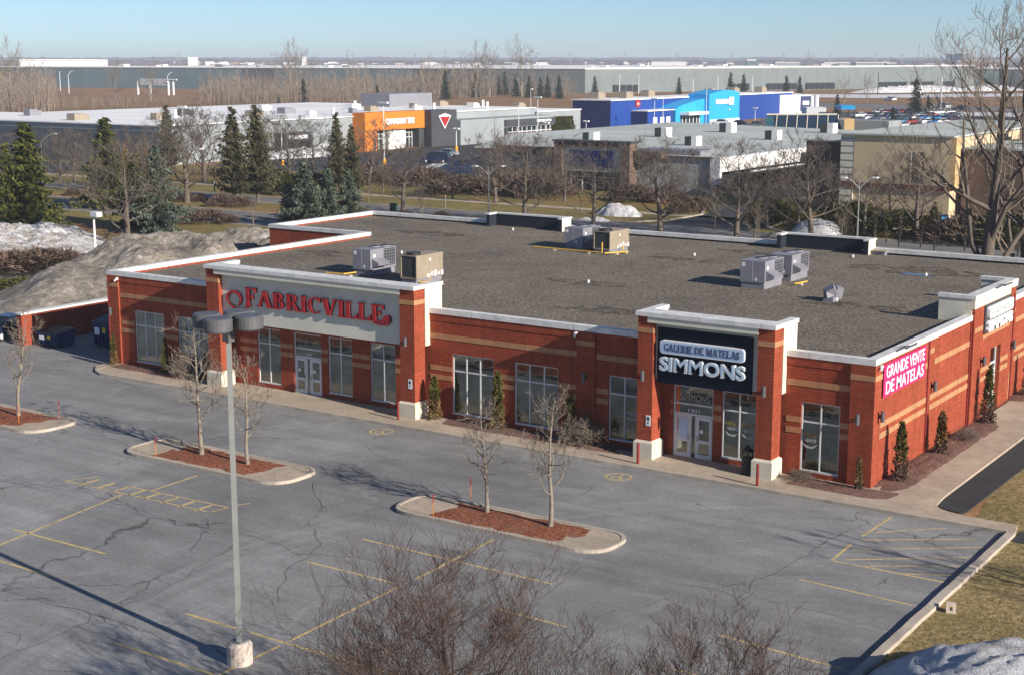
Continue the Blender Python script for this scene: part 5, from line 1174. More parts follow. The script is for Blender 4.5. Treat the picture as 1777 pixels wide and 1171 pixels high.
FL = ['tallest dark fir before the brown wood, left of its neighbours','dark fir second from the left before the brown wood','slender fir in the clump above the low grey building','pointed fir at the right of the clump above the low grey building','small fir between the clump and the three on the right','fir behind the orange-capped roof, first of the row','fir behind the white flat roofs, second of the row','fir behind the white flat roofs, third of the row','broad fir behind the satellite dish','isolated fir before the dark warehouse corner','fir standing above the left end of the light blue arch','taller fir of the pair right of the light blue arch','slimmer fir of the pair right of the light blue arch','left fir of the pair above the white building','right fir of the pair above the white building','fir alone in front of the left wood','low dark fir behind the long white roof','smallest fir at the back edge of the long white roof','large lone spruce near the highway and snow bank','dark conifer inside the crowded car park','dark narrow conifer beside the small blue canopy','dim conifer near the right edge of the highway']
for (x, y, ty), l in zip(FC, FL):
    b = G(x, y); place('far1', l, b[0], b[1], HT(x, ty, b), wide=1.0 if x < 1500 else 1.1)
# cedars against the walls
def cedar(key, seed, H, r, m1='cedar', m2='cedarbrown', split=.45):
    rnd = random.Random(seed); a = MB(); b = MB(); tr = MB().tube([(0,0,-.05),(0,0,H*.8)], [.035,.015], 5, cap=False)
    for i in range(1500):
        t = rnd.random(); z = H*t; R = r*(1-t**1.8)**.8*(.8+.75*noise.noise(Vector((t*5.5, seed, 0)))+.1)+.02; an = rnd.uniform(0, 6.28); q = R*rnd.uniform(.4,1.25)*(1+.5*noise.noise(Vector((math.cos(an)*1.5, math.sin(an)*1.5, t*6+seed))))
        c = Vector((q*math.cos(an), q*math.sin(an), z)); s = rnd.uniform(.05,.11); d = Vector((math.cos(an+rnd.uniform(-1,1)), math.sin(an+rnd.uniform(-1,1)), rnd.uniform(.3,1.6))).normalized()*s*1.5; o = d.cross(Vector((rnd.uniform(-1,1),rnd.uniform(-1,1),.2))).normalized()*s*.5
        (a if t > split+rnd.uniform(-.08,.08) else b).poly([c-o, c+o, c+d])
    rt = thing('cedar_shrub', 'x', 'shrub'); tr.build('stem', M['bark'], rt); a.build('foliage', M[m1], rt)
    if b.v: b.build('browned_foliage', M[m2], rt)
    PROT[key] = [rt, False, H]
cedar('ced1', 3, 2.4, .32); cedar('ced2', 5, 2.6, .26, split=.25); cedar('ced3', 9, 2.4, .42, 'cedar', 'cedar', -1); cedar('ced5', 21, 2.6, .27, 'cedar', 'shrub', .30); cedar('ced6', 27, 2.0, .25, 'cedarbrown', 'shrub', .2); cedar('ced4', 12, 1.6, .3, 'cedarbrown', 'cedarbrown', -1)
PL = [(-23.2,-.75,'ced1',2.25,1,'half browned cedar between the left portal and the first triple window'), (-19.35,-.55,'ced2',2.9,1,'tall thin green cedar between the two triple windows'), (-15.0,-.6,'ced2',2.3,1,'green cedar in front of the pilaster between the portals'), (-47.9,-.6,'ced1',1.9,.8,'half browned cedar at the far left corner of the store'),
      (-43.45,-.5,'ced3',2.1,.6,'dark cedar between the two leftmost windows'), (-.28,-.55,'ced6',1.45,.8,'thin browned cedar at the shaded front right corner'), (.72,1.85,'ced5',2.6,1.0,'largest green cedar against the sunlit side wall, nearest the corner'), (.75,7.35,'ced6',2.0,1.0,'brownish cedar against the sunlit side wall, second from the corner'),
      (.78,14.6,'ced5',2.9,.95,'tall cedar left of the side door'), (.75,22.3,'ced2',2.4,1.1,'cedar with a dark round head right of the side door')]
for x, y, k, h, wd, l in PL: place(k, l, x, y, h, z=KH+.03, wide=wd, group='cedars planted along the store walls')
bare_proto('bush', 'barklight', 'twiglight', seed=81, H=1.3, r0=.03, clear=.0, spread=1.2, nlimb=14, depth=3, up=.1, kids=5, lratio=.6, crook=.45, rmin=.005, stems=5, limb0=.7)
PROT['bush'][0]['category'] = 'shrub'
place('bush', 'pale bare twiggy shrub left of the two-pane window beside the mattress shop', -14.3, -.8, 1.3, .5, z=KH, name='bare_shrub', wide=1.2); place('bush', 'low dried shrub right of the right portal pier', -2.9, -.75, .5, 1.7, z=KH, name='bare_shrub', wide=1.6)
place('bush', 'thin bare shrub at the foot of the second window from the left', -41.5, -.8, 1.2, 2.5, z=KH, name='bare_shrub'); place('bush', 'small dead shrub in the side bed between the second and third cedar', .9, 10.6, .5, 0, z=KH, name='bare_shrub', wide=1.8)
# rounded shrubs in the median and along the lawns: leafless twig masses
def shrub_proto(key, m, seed, n=1400, name='median_shrub'):
    rnd = random.Random(seed); a = MB()
    for i in range(n):
        an = rnd.uniform(0,6.28); el = rnd.uniform(.05,1.5); r = rnd.uniform(.35,1)**.5; L = .14+.1*rnd.random(); e = 1+.25*noise.noise(Vector((math.cos(an)*2, math.sin(an)*2, el+seed)))
        c = Vector((math.cos(an)*math.cos(el), math.sin(an)*math.cos(el), math.sin(el)))*r*e; d = (c.normalized()+Vector((rnd.uniform(-.5,.5),rnd.uniform(-.5,.5),rnd.uniform(0,.7)))).normalized()*L; o = d.cross(Vector((rnd.uniform(-1,1),rnd.uniform(-1,1),rnd.uniform(-1,1)))).normalized()*.022
        a.poly([c-o, c+o, c+d])
    o = a.build(name, M[m]); o['category'] = 'shrub'; o['label'] = 'x'; PROT[key] = [o, False, 1.0]
shrub_proto('shr', 'shrub', 5, 2600); shrub_proto('hdg', 'hedge', 6, 3000, 'green_bush')
k = 0
for i in range(34):
    x = -175+i*3.0+random.uniform(-.8,.8)
    if not -178 < x < -58: continue
    if random.random() < .45: continue
    h = random.uniform(.6,1.2)
    place('shr', 'low brown leafless shrub in the planted median of the boulevard', x, 76.5+random.uniform(-2.5,2.5), h, wide=random.uniform(1.2,1.9), group='shrubs in the median')
for px, h, wd, k, l in (((355,386),1.3,2.6,'shr','reddish brown shrub mass on the grass right of the wide bare tree'), ((395,388),.9,1.6,'shr','small brown shrub right of the reddish mass'), ((60,468),1.6,3.5,'shr','brown shrub row behind the road at the left edge'), ((20,470),1.5,3,'shr','brown shrub at the left edge beyond the yellow post'), ((95,466),1.4,2.6,'shr','brown shrub touching the dirty snow heap'),
                     ((30,512),1.1,4.2,'hdg','dark green hedge at the left edge below the road'), ((62,508),1.0,2.5,'hdg','dark green hedge end next to the dirty snow heap'), ((1178,372),1.5,1.0,'shr','round pruned shrub left of the side road'), ((1216,368),1.7,1.0,'shr','round pruned shrub at the corner of the side road'),
                     ((1345,388),2.6,1.4,'hdg','yellow-green bush right of the side road'), ((1480,400),2.8,1.6,'hdg','dark bush between the snow heap and the street light'), ((1560,408),2.4,1.8,'hdg','dark bush before the tan building'), ((1680,420),2.6,2.0,'shr','tangled dark shrub at the foot of the old tree'), ((1760,425),3.0,1.8,'hdg','dark bush at the right edge behind the parapet'),
                     ((540,330),2.2,2.2,'hdg','dark low bush under the pines'), ((500,335),2.2,2.4,'hdg','dark bush under the pines by the far carriageway'), ((455,318),2.0,2.5,'hdg','dark bush before the grey wall'), ((640,318),2.6,2.2,'shr','brown brush below the orange store doors'), ((740,322),2.4,2.0,'shr','brown brush left of the snowy car park'), ((800,335),2.2,2.4,'shr','brown brush before the blue car'),
                     ((880,335),3.0,2.2,'shr','brown brush left of the plaza corner'), ((940,340),3.2,1.6,'shr','brown brush at the brown portal pier'), ((1100,350),2.0,1.6,'shr','brown brush at the foot of the grey brick wall'), ((1160,352),1.8,1.6,'shr','brown brush near the round pruned shrubs')):
    b = G(*px); place(k, l, b[0], b[1], h, wide=wd)
# far woods: brown masses of bare trunks and twigs
def wood(name, quad, n, hmin, hmax, m, seed, lab=None):
    rnd = random.Random(seed); a = MB(); A, B, C2, D2 = [Vector(G(*q)) for q in quad]
    for i in range(n):
        u, v = rnd.random(), rnd.random(); p = A.lerp(B, u).lerp(D2.lerp(C2, u), v); h = rnd.uniform(hmin, hmax)*(.72+.75*max(-.4, noise.noise(Vector((p.x*.022, p.y*.022, seed))))+.25*noise.noise(Vector((p.x*.12, p.y*.12, seed+4)))); w0 = .08+h*.006
        o = Vector((_R[0], _R[1], 0)); f = Vector((-_R[1], _R[0], 0)); lean = Vector((rnd.uniform(-.06,.06), rnd.uniform(-.06,.06), 1))
        a.poly([p-o*w0, p+o*w0, p+lean*h]); a.poly([p-f*w0, p+f*w0, p+lean*h*.98])
        for k in range(16):
            t = rnd.uniform(.12,.95); q = p+lean*h*t; an = rnd.uniform(0,6.28); L = h*.36*(1.1-t)*rnd.uniform(.6,1.2); d = Vector((math.cos(an)*.8, math.sin(an)*.8, rnd.uniform(.7,1.5))).normalized()*L; oo = d.cross(Vector((0,0,1))).normalized()*w0*.45
            a.poly([q-oo, q+oo, q+d])
            for j in range(2):
                e = q+d*rnd.uniform(.3,.8); d2 = (d.normalized()+Vector((rnd.uniform(-1,1),rnd.uniform(-1,1),rnd.uniform(-.3,1)))*.7)*L*.45; a.poly([e-oo*.6, e+oo*.6, e+d2])
    o = a.build(name, M[m]); tag(o, kind='stuff'); return o
wood('far_wood', ((-20,200),(100,196),(95,158),(-20,158)), 620, 8, 17, 'woodtan', 1); wood('far_wood', ((90,192),(240,188),(240,176),(90,178)), 160, 3, 6, 'woodtan', 2)
wood('far_wood', ((345,184),(640,186),(640,162),(350,162)), 900, 8, 17, 'woodtan', 3); wood('far_wood', ((600,180),(860,170),(880,158),(600,158)), 760, 9, 20, 'woodtan', 4); wood('far_wood', ((860,168),(1000,170),(1000,160),(860,158)), 150, 8, 15, 'woodtan', 5)
wood('far_brush', ((240,186),(350,184),(350,172),(240,174)), 100, 2, 4, 'woodtan', 6); wood('far_brush', ((1400,205),(1777,240),(1777,208),(1400,190)), 90, 2, 5, 'woodtan', 8)
wood('plaza_brush', ((880,350),(1240,352),(1230,342),(900,340)), 40, 1.2, 2.6, 'twig', 9); wood('plaza_brush', ((1500,425),(1777,450),(1777,400),(1560,385)), 45, 1.5, 4.5, 'twig', 10)
wood('plaza_brush', ((620,330),(860,330),(860,315),(640,308)), 50, 1.5, 3, 'twig', 11)
wood('far_brush', ((1480,182),(1777,196),(1777,176),(1480,172)), 60, 2, 4, 'woodtan', 12)
for (x, y, ty, l) in ((200,178,118,'lone bare tree before the teal warehouse wall, left of the gantry'), (262,180,118,'lone bare tree behind the sign gantry'), (905,168,84,'tall bare tree sticking above the horizon near the centre'), (830,168,92,'bare tree crown on the skyline left of the tallest one'), (850,168,94,'second bare tree crown on the skyline left of the tallest one'),
                     (1405,125,96,'dim bare tree breaking the horizon above the white buildings'), (515,170,90,'bare tree crown breaking the skyline above the left wood'), (1465,180,140,'thin far tree before the loading bays, left one'), (1505,178,138,'thin far tree before the loading bays, right one'), (505,172,95,'bare tree left of the crown breaking the skyline'), (20,190,92,'tall bare tree in the wood at the left edge')):
    b = G(x, y) if y > 130 else G(x, 125)
    place('light', l, b[0], b[1], HT(x, ty, b), wide=1.0, name='far_tree')
# ================================================================ FAR BUILDINGS
def quadwall(mb, p, q, z0, z1): mb.poly([(p[0],p[1],z0),(q[0],q[1],z0),(q[0],q[1],z1),(p[0],p[1],z1)])
def flat_unit(parent, x, y, z, s=1.6, h=1.4, m='rtugrey', name='roof_unit'):
    MB().box(x-s*.5,x+s*.5,y-s*.8,y+s*.2,z-.02,z+h).box(x-s*.42,x+s*.42,y+s*.2,y+s*.8,z-.02,z+h*.8).build(name, M[m], parent)
# long hardware store
ct = thing('hardware_store', 'very long grey store with white flat roof, orange entrance front and charcoal tower', 'building', (-175,190,0))
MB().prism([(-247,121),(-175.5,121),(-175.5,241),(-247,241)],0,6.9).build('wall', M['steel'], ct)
MB().box(-400,-175.6,120.6,120.98,0,6.0).box(-400,-247.01,121,150,0,6.8).build('shaded_wall', M['steelshade'], ct)  # front-facing side in the darker siding, its shade painted in
MB().box(-247.3,-175.2,120.7,241.2,6.902,7.1).box(-400,-247.31,120.7,150,6.81,7.02).build('roof', M['roofwhite'], ct)
MB().box(-175.48,-172.2,174.1,193.0,4.1,7.75).box(-175.48,-172.2,173.2,177.0,0,4.098).box(-175.48,-172.2,173.2,174.09,4.1,7.75).build('orange_fascia', M['orange'], ct)
MB().box(-175.45,-170.4,193.05,202.2,0,7.7).box(-175.47,-172.5,191.4,193.04,0,4.09).build('charcoal_tower', M['charcoal'], ct)
MB().box(-175.47,-173.0,181.6,187.4,0,4.08).build('stone_panel', M['white'], ct)
build_split(MB().box(-175.4,-174.4,177.01,181.59,.1,4.05).box(-175.4,-174.4,187.41,191.39,.1,4.05), 'glazing', M['windowdark'], ct)
q = MB()
for y in (177.2,178.6,180,181.4,187.6,189,190.2,191.2):
    q.box(-174.39,-174.2,y-.08,y+.08,.1,4)
for z in (2.2,3.2): q.box(-174.39,-174.22,177.1,181.5,z-.07,z+.07); q.box(-174.39,-174.22,187.5,191.3,z-.07,z+.07)
q.build('glazing_bars', M['alum'], ct)
sans('lettering', 'CANADIAN TIRE', M['textwhite'], ct, 179.6, 189.2, 5.15, 6.4, -172.19, .25, 'x', bold=.05)
q = MB(); q.face_prism([(195.4,6.5),(197.6,3.7),(199.9,6.5),(197.65,7.0)], -170.39, -170.2, 'x'); q.build('logo_edge', M['textwhite'], ct)
q = MB(); q.face_prism([(195.85,6.3),(197.6,4.15),(199.4,6.3)], -170.19, -170.1, 'x'); q.build('logo_triangle', M['red'], ct)
q = MB(); q.face_prism([(197.65+.55*math.cos(rad(a))*(1 if i % 2 else .55), 6.62+.5*math.sin(rad(a))*(1 if i % 2 else .55)) for i, a in enumerate(range(0, 360, 30))], -170.09, -170.0, 'x'); q.build('logo_leaf', M['distwhite'], ct)
MB().box(-175.45,-169.4,202.25,219.0,0,5.4).box(-175.45,-169.4,219.01,240,3.2,3.5).box(-175.45,-169.4,219.01,240,4.9,5.4).box(-175.45,-172.6,219.01,240,3.501,4.899).build('low_front_wall', M['steel'], ct)
MB().box(-172.59,-168.9,219.02,239.9,3.51,4.89).box(-172.6,-168.9,219.02,219.9,0,3.19).build('auto_centre_fascia', M['charcoal'], ct)
MB().box(-173.4,-170.0,219.91,239.8,.1,3.18).build('shop_front', M['windowdark'], ct)
q = MB()
for y in range(221, 240, 2): q.box(-169.99,-169.8,y-.1,y+.1,.1,3.17)
q.box(-169.99,-169.85,219.95,239.7,1.9,2.1); q.build('glazing_bars', M['alum'], ct)
q = MB()
for i in range(8): q.box(-169.97,-169.86,221.4+i*2.2,222.5+i*2.2,.7,1.7)
q.build('red_display', M['red'], ct)
sans('lettering', 'CENTRE AUTO', M['textwhite'], ct, 231.6, 237.8, 4.0, 4.6, -168.89, .2, 'x', bold=.04)
MB().box(-175.2,-172.8,150,157.8,0,4.6).build('side_portal', M['charcoal'], ct); MB().box(-172.79,-172.7,151.2,156.5,3.4,4.1).build('sign_plate', M['distwhite'], ct)
MB().box(-172.79,-172.6,151.6,157.0,.1,2.9).build('door_glazing', M['windowdark'], ct)
for x, y, s in ((-205,128,2.4),(-231,138,2.6),(-195,139,2.2),(-208,158,2.4),(-190,160,2.2),(-182,168,1.6),(-196,176,2.4),(-186,186,1.6),(-214,188,2.2),(-190,197,2.0),(-202,205,2.2),(-184,206,1.4),(-195,219,2.0),(-206,230,2.4),(-187,232,1.6),(-200,236,2.4)):
    flat_unit(ct, x, y, 7.1, s*(.75+.3*((x*7) % 3)/3), .8+s*.2, ('rtutan','rtugrey','distwhite','rtudark','distwhite')[int(-x) % 5])
for x, y in ((-180,200),(-184,212),(-179,226),(-188,237),(-236,128),(-200,148),(-183,176),(-210,215)): MB().cyl(x,y,7.09,8.7,.35,8).build('roof_stack', M['distwhite'], ct)
MB().box(-214,-205,222,239,7.105,10.2).build('penthouse', M['rtugrey'], ct)
an = thing('warehouse_annex', 'plain grey metal box building between the auto centre and the blue store', 'building', (-180,256,0))
MB().box(-247,-175.2,241.3,261.6,0,5.9).build('wall', M['steel'], an); MB().box(-247.2,-175.0,241.25,261.8,5.902,6.15).build('roof', M['roofwhite'], an)
for x, y, q9 in ((-212,252,2.4),(-190,256,2.0),(-202,250,2.0),(-228,255,2.0)): flat_unit(an, x, y, 6.15, q9, 1.5, 'rtutan')
# blue store
bs = thing('blue_store', 'royal blue big-box store with a light blue arched entrance tower', 'building', (-178,310,0))
MB().box(-190,-178.3,282.0,400,0,7.6).build('wall', M['royal'], bs); MB().box(-190,-178.31,281.7,281.99,0,7.6).build('side_wall', M['royald'], bs)  # side facing the front takes the darker blue as painted shade
MB().box(-190.3,-178.0,281.5,400.3,7.602,7.9).build('roof', M['roofwhite'], bs)
MB().box(-178.29,-173.5,293.0,308.0,1.0,4.6).box(-178.29,-173.6,293.1,307.9,.001,.1).build('annex_wall', M['royal'], bs); MB().box(-178.2,-173.2,292.7,292.98,0,4.6).build('annex_side', M['royald'], bs); MB().box(-178.1,-173.0,292.6,308.2,4.602,4.85).build('annex_roof', M['roofwhite'], bs)  # annex side darkened by colour to look shaded
MB().box(-178.28,-173.4,293.05,307.95,.11,.99).build('annex_plinth', M['distwhite'], bs)
q = MB()
for y in (297.5,301.5,305): q.box(-173.49,-173.35,y-1.1,y+1.1,1.2,2.9)
build_split(q, 'window', M['distwhite'], bs)
q = MB(); P = [(308.5,.0),(326,.0),(326,7.3),(322,7.1),(317,6.5),(312,5.8),(308.5,5.0)]
q.face_prism(P, -178.2, -173.0, 'x'); q.build('sloped_front', M['sky'], bs)
q = MB(); P = [(326.01,0),(346,0),(346,8.6)]+[(346-20*i/10, 8.6+1.0*math.sin(math.pi*(i/10)**.8)) for i in range(1, 11)]
q.face_prism(P, -178.2, -171.5, 'x'); q.build('arch_tower', M['sky'], bs)
MB().box(-171.49,-171.2,330,341,5.7,7.0).build('sign_face', M['distwhite'], bs); MB().box(-171.19,-171.1,338.0,341.5,5.2,7.6).build('sign_patch', M['paleface'], bs)
MB().box(-173.0,-170.0,311,323,3.1,3.9).build('canopy', M['roofwhite'], bs); MB().box(-172.99,-172.8,311.5,322.5,.1,3.05).build('shop_front', M['windowdark'], bs)
q = MB()
for y in (312,314.2,316.4,318.6,320.8,322.4): q.box(-172.79,-172.65,y-.15,y+.15,.1,3)
q.build('glazing_bars', M['distwhite'], bs); MB().box(-171.45,-171.2,326.2,345.8,.0,1.3).build('plinth', M['distwhite'], bs)
q = MB(); pill(q, 295.0, 297.6, 5.6, 7.5, .7, -178.29, -178.1, 'x'); q.build('round_logo', M['red'], bs); MB().box(-178.09,-178.0,295.9,296.7,6.2,6.8).build('logo_mark', M['distwhite'], bs)
for x, y in ((-184,300),(-187,318),(-183,350),(-186,372),(-184,388),(-187,290)): flat_unit(bs, x, y, 7.9, 2.6, 1.8, 'rtutan')
# grey plaza building
pl = thing('plaza_building', 'single-storey grey brick plaza with a brown entrance portal and white canopy edge', 'building', (-69,123,0))
MB().box(-109,-69.3,123,205,0,5.1).build('wall', M['greybrick'], pl)
MB().poly([(-109.2,122.7,5.3),(-69,122.7,5.3),(-69,205,5.3),(-128,222,5.3),(-128,160,5.3)]).poly([(-109.2,122.7,5.1),(-69,122.7,5.1),(-69,122.7,5.3),(-109.2,122.7,5.3)]).build('roof', M['roofgrey'], pl)
MB().box(-109.2,-69.0,122.68,122.98,5.11,5.32).build('coping', M['brownstone'], pl)
MB().box(-69.29,-67.8,123.3,205,3.3,5.28).box(-69.29,-67.8,122.7,123.29,1.6,5.28).build('canopy_fascia', M['distwhite'], pl)
MB().box(-67.79,-67.0,132,205,2.75,3.0).build('canopy_rail', M['white'], pl)
MB().box(-69.28,-69.2,124,205,0,3.28).build('glazing', M['windowdark'], pl)
build_split(MB().box(-93.3,-91.9,120.6,122.67,0,6.9).box(-82.1,-80.7,120.6,122.67,0,6.9).box(-91.89,-82.11,120.6,122.67,6.25,6.9).box(-104,-93.31,121.4,122.67,5.0,5.9).box(-80.69,-76.2,121.4,122.67,5.0,5.9), 'portal', M['brownstone'], pl)
MB().box(-91.88,-82.12,121.0,122.67,2.75,6.24).build('portal_fascia', M['greystucco'], pl); MB().box(-90.6,-83.6,120.8,120.99,3.4,5.7).build('blue_sign_panel', M['royald'], pl)
MB().box(-91.87,-82.13,121.6,122.67,.0,2.74).build('glass_doors', M['windowdark'], pl)
q = MB()
for x in (-90.9,-89,-87.2,-85.4,-83.8,-82.6): q.box(x-.07,x+.07,121.45,121.59,0,2.73)
q.box(-91.1,-82.3,121.46,121.58,1.9,2.0); q.build('glazing_bars', M['alum'], pl)
MB().box(-93.5,-80.5,120.4,122.9,6.902,7.1).build('portal_coping', M['charcoal'], pl)
MB().box(-81.5,-71.8,124.6,129,5.305,6.0).build('roof_duct', M['rtugrey'], pl)
for px, s in (((1025,246),2.2),((1150,238),2.2),((1202,253),2.2),((1262,230),2.2),((1341,243),2.2),((1437,231),2.2)):
    x, y, _ = G(*px, 5.3); u = thing('rooftop_unit', {1025:'white and grey rooftop unit above the brown plaza portal',1150:'rooftop unit left of the middle of the plaza roof',1202:'rooftop unit with dark pipe at the front of the plaza roof',1262:'rooftop unit near the back of the plaza roof',1341:'rooftop unit before the teal striped awning',1437:'rooftop unit at the right end of the teal striped awning'}[px[0]], 'air conditioner', (x,y,5.3), group='rooftop units on the grey plaza')
    D = math.hypot(x-CAM[0], y-CAM[1]); k = D/200*.8
    MB().box(x-k*1.0,x+k*.2,y-k,y+k,5.3,5.3+k*1.5).build('coil_cabinet', M['rtudark'], u); MB().box(x+k*.21,x+k*1.2,y-k,y+k,5.3,5.3+k*1.6).build('white_cabinet', M['white'], u)
# teal awning store
M['awn'] = simple('navy_awning', lin(.006,.028,.06), .7, .15, .5)
ta = thing('awning_store', 'dark teal sloped awning with cream ribs on a low building behind the plaza roof', 'building', (-106,246,0))
b1, b3 = AT(1338,228,330), AT(1462,228,330)
q = MB(); A, B = Vector(b1), Vector(b3); bk = Vector((_F[0],_F[1],0)).normalized()*6; zt = AT(1400,201,336)[2]
q.poly([A, B, B+bk+Vector((0,0,zt-A.z)), A+bk+Vector((0,0,zt-A.z))]); q.poly([A, A+bk, A+bk+Vector((0,0,zt-A.z))]); q.poly([B, B+bk, B+bk+Vector((0,0,zt-A.z))]); q.build('awning', M['awn'], ta)
q = MB()
for i in range(7):
    u = .10+i*.145; p0 = A.lerp(B, u-.035); p1 = A.lerp(B, u+.05)+bk+Vector((0,0,zt-A.z)); o = (B-A).normalized()*.09; up = Vector((0,0,.15))
    q.poly([p0-o+up, p0+o+up, p1+o+up, p1-o+up])
q.build('awning_rib', M['stucco'], ta)
MB().tube([tuple(A+bk+Vector((0,0,zt-A.z+.1))), tuple(B+bk+Vector((0,0,zt-A.z+.1)))], .25, 4).build('ridge', M['stucco'], ta)
q = MB(); q.poly([A-(B-A)*.07, A+(B-A)*.03, A+(B-A)*.03+Vector((0,0,zt-A.z)), A-(B-A)*.07+Vector((0,0,zt-A.z))]); q.build('teal_end_panel', M['teal'], ta)
C2 = B+(B-A)*.02; q = MB(); e = (B-A)*.14; q.poly([C2, C2+e, C2+e+Vector((0,0,zt-A.z-.6)), C2+Vector((0,0,zt-A.z-.6))]); q.poly([C2+e, C2+e+bk, C2+e+bk+Vector((0,0,zt-A.z-.6)), C2+e+Vector((0,0,zt-A.z-.6))]); q.poly([C2+Vector((0,0,zt-A.z-.6)), C2+e+Vector((0,0,zt-A.z-.6)), C2+e+bk+Vector((0,0,zt-A.z-.6)), C2+bk+Vector((0,0,zt-A.z-.6))]); q.build('peach_end_block', M['tanbright'], ta)
MB().box(-122,-92,254,262,0,5.2).build('wall', M['steel'], ta)
# tan building and its dark neighbours
tn = thing('tan_building', 'tall tan stucco building with pale flat roof and maroon base stripe', 'building', (-38,110,0))
MB().box(-43.9,-32.2,110,158,3.98,9.6).box(-43.9,-32.2,110.2,158,0,3.4).build('wall', M['tan'], tn); MB().box(-45.6,-43.91,110.02,158,0,9.6).build('grey_block_strip', M['greystucco'], tn)
q = MB()
for k in range(11): q.box(-45.6,-43.92,109.98,110.018,.6+k*.85,.66+k*.85)
q.build('joint', M['charcoal'], tn)
MB().box(-45.58,-32.15,109.9,158,3.41,3.97).build('maroon_stripe', M['maroon'], tn); MB().box(-46,-31.8,109.7,158.3,9.602,9.8).build('roof', M['roofgrey'], tn)
MB().box(-36.75,-35.3,109.97,109.998,4.2,7.8).build('window', M['windowdark'], tn); MB().box(-36.95,-36.76,109.95,109.998,4.2,7.8).build('window_reveal', M['stucco'], tn)
MB().box(-32.19,-31.6,110,111.6,3.7,9.58).build('ochre_pilaster', M['tanbright'], tn)
dr = thing('dark_building', 'dark shaded building with pale roof behind the old tree at the right', 'building', (-10,112.4,0))
MB().box(-31.5,30,112.4,180,0,8.2).build('wall', M['brownstone'], dr); MB().box(-31.6,30,112.2,180.2,8.202,8.4).build('roof', M['roofgrey'], dr)
for x, y in ((-24,124),(-29,132),(-20,140)): flat_unit(dr, x, y, 8.4, 2.2, 1.6, 'rtutan')
dl = thing('dark_block', 'dark stair block between the plaza roof and the tan building', 'building', (-50,118,0))
MB().box(-53.4,-45.8,118,150,0,8.3).build('wall', M['brownstone'], dl); MB().box(-53.6,-46.1,117.8,150,8.302,8.5).build('roof', M['roofgrey'], dl)
MB().box(-68.9,-53.5,150,205,0,4.6).build('low_wing', M['dark'], dl)
# white building with blue sign
p0, p1 = AT(1327,166,490), AT(1408,166,500)
wb = thing('white_building', 'white boxy building with a small dark blue sign behind the blue store', 'building', (p0[0],p0[1],0))
q = MB(); A, B = Vector((p0[0],p0[1],0)), Vector((p1[0],p1[1],0)); f = Vector((_F[0],_F[1],0)).normalized()*25; zt = p0[2]
q.prism([tuple(A), tuple(B), tuple(B+f), tuple(A+f)], 0, zt).build('wall', M['distwhite'], wb)
q = MB(); a1 = A.lerp(B, .78)-f*.01; a2 = A.lerp(B, 1.0)-f*.01; q.prism([tuple(a1), tuple(a2), tuple(a2+f*.005), tuple(a1+f*.005)], zt-5.2, zt-.4).build('blue_sign', M['royald'], wb)
q = MB(); a1 = A.lerp(B, .81)-f*.02; a2 = A.lerp(B, .97)-f*.02; q.prism([tuple(a1), tuple(a2), tuple(a2+f*.005), tuple(a1+f*.005)], zt-3.2, zt-1.9).build('sign_text', M['distwhite'], wb)
wb2 = thing('white_shed', 'low white shed right of the white building with the blue sign', 'building', AT(1415,200,450)[:2]+(0,))
A = Vector(AT(1400,187,450)); B = Vector(AT(1434,187,450)); zt = A.z; A.z = B.z = 0; MB().prism([tuple(A), tuple(B), tuple(B+f*.3), tuple(A+f*.3)], 0, zt).build('wall', M['distwhite'], wb2)
wb3 = thing('blue_kiosk', 'small bright blue canopy beside the white shed', 'building', AT(1470,192,440)[:2]+(0,))
A = Vector(AT(1460,184,440)); B = Vector(AT(1484,184,440)); zt = A.z; A.z = B.z = 0; MB().prism([tuple(A), tuple(B), tuple(B+f*.3), tuple(A+f*.3)], zt-1.1, zt).build('canopy', M['sky'], wb3)
q = MB()
for P in (A, B, A+f*.28, B+f*.28): q.cyl(P.x, P.y, 0, zt-1.1, .25, 6)
build_split(q, 'post', M['charcoal'], wb3)
for k, (px, py) in enumerate(((1409,167),(1417,166))):
    P = AT(px, py, 470); t = thing('white_silo', ('left','right')[k]+' one of the two slim white columns beside the white building', 'column', (P[0],P[1],0)); MB().cyl(P[0],P[1],0,P[2],.75,10).build('shaft', M['distwhite'], t)
# giant warehouse on the horizon
dc = thing('giant_warehouse', 'gigantic teal grey warehouse stretching across the horizon with white roof edge', 'building', (-409,648,0))
A, B, C3, E3 = Vector((-1010,562,0)), Vector((-409.4,648.4,0)), Vector((-283.2,939.0,0)), Vector((-850,1080,0))
def seg_wall(P, Q, u0, u1, m, nm, z=12.9, off=0): q = MB(); quadwall(q, P.lerp(Q, u0), P.lerp(Q, u1), 0, z); return q.build(nm, M[m], dc)
for u0, u1, m in ((0,.335,'dcdark'),(.335,.62,'dcteal'),(.62,.66,'dcdark'),(.66,.82,'dcteal'),(.82,.86,'dcdark'),(.86,1.0,'dcgrey')): seg_wall(A, B, u0, u1, m, 'wall_bay')
q = MB(); quadwall(q, B, C3, 0, 13.9); q.poly([B, B, B]) if False else None; q.build('end_wall', M['dcgrey'], dc)
MB().poly([A+Vector((0,0,13)), B+Vector((0,0,13)), C3+Vector((0,0,14)), E3+Vector((0,0,13))]).build('roof', M['roofwhite'], dc)
MB().tube([tuple(A+Vector((0,0,13.2))), tuple(B+Vector((0,0,13.2))), tuple(C3+Vector((0,0,14.2)))], .5, 4).build('roof_edge', M['distwhite'], dc)
n = (C3-B).normalized(); on = Vector((n.y, -n.x, 0))*.6
q = MB()
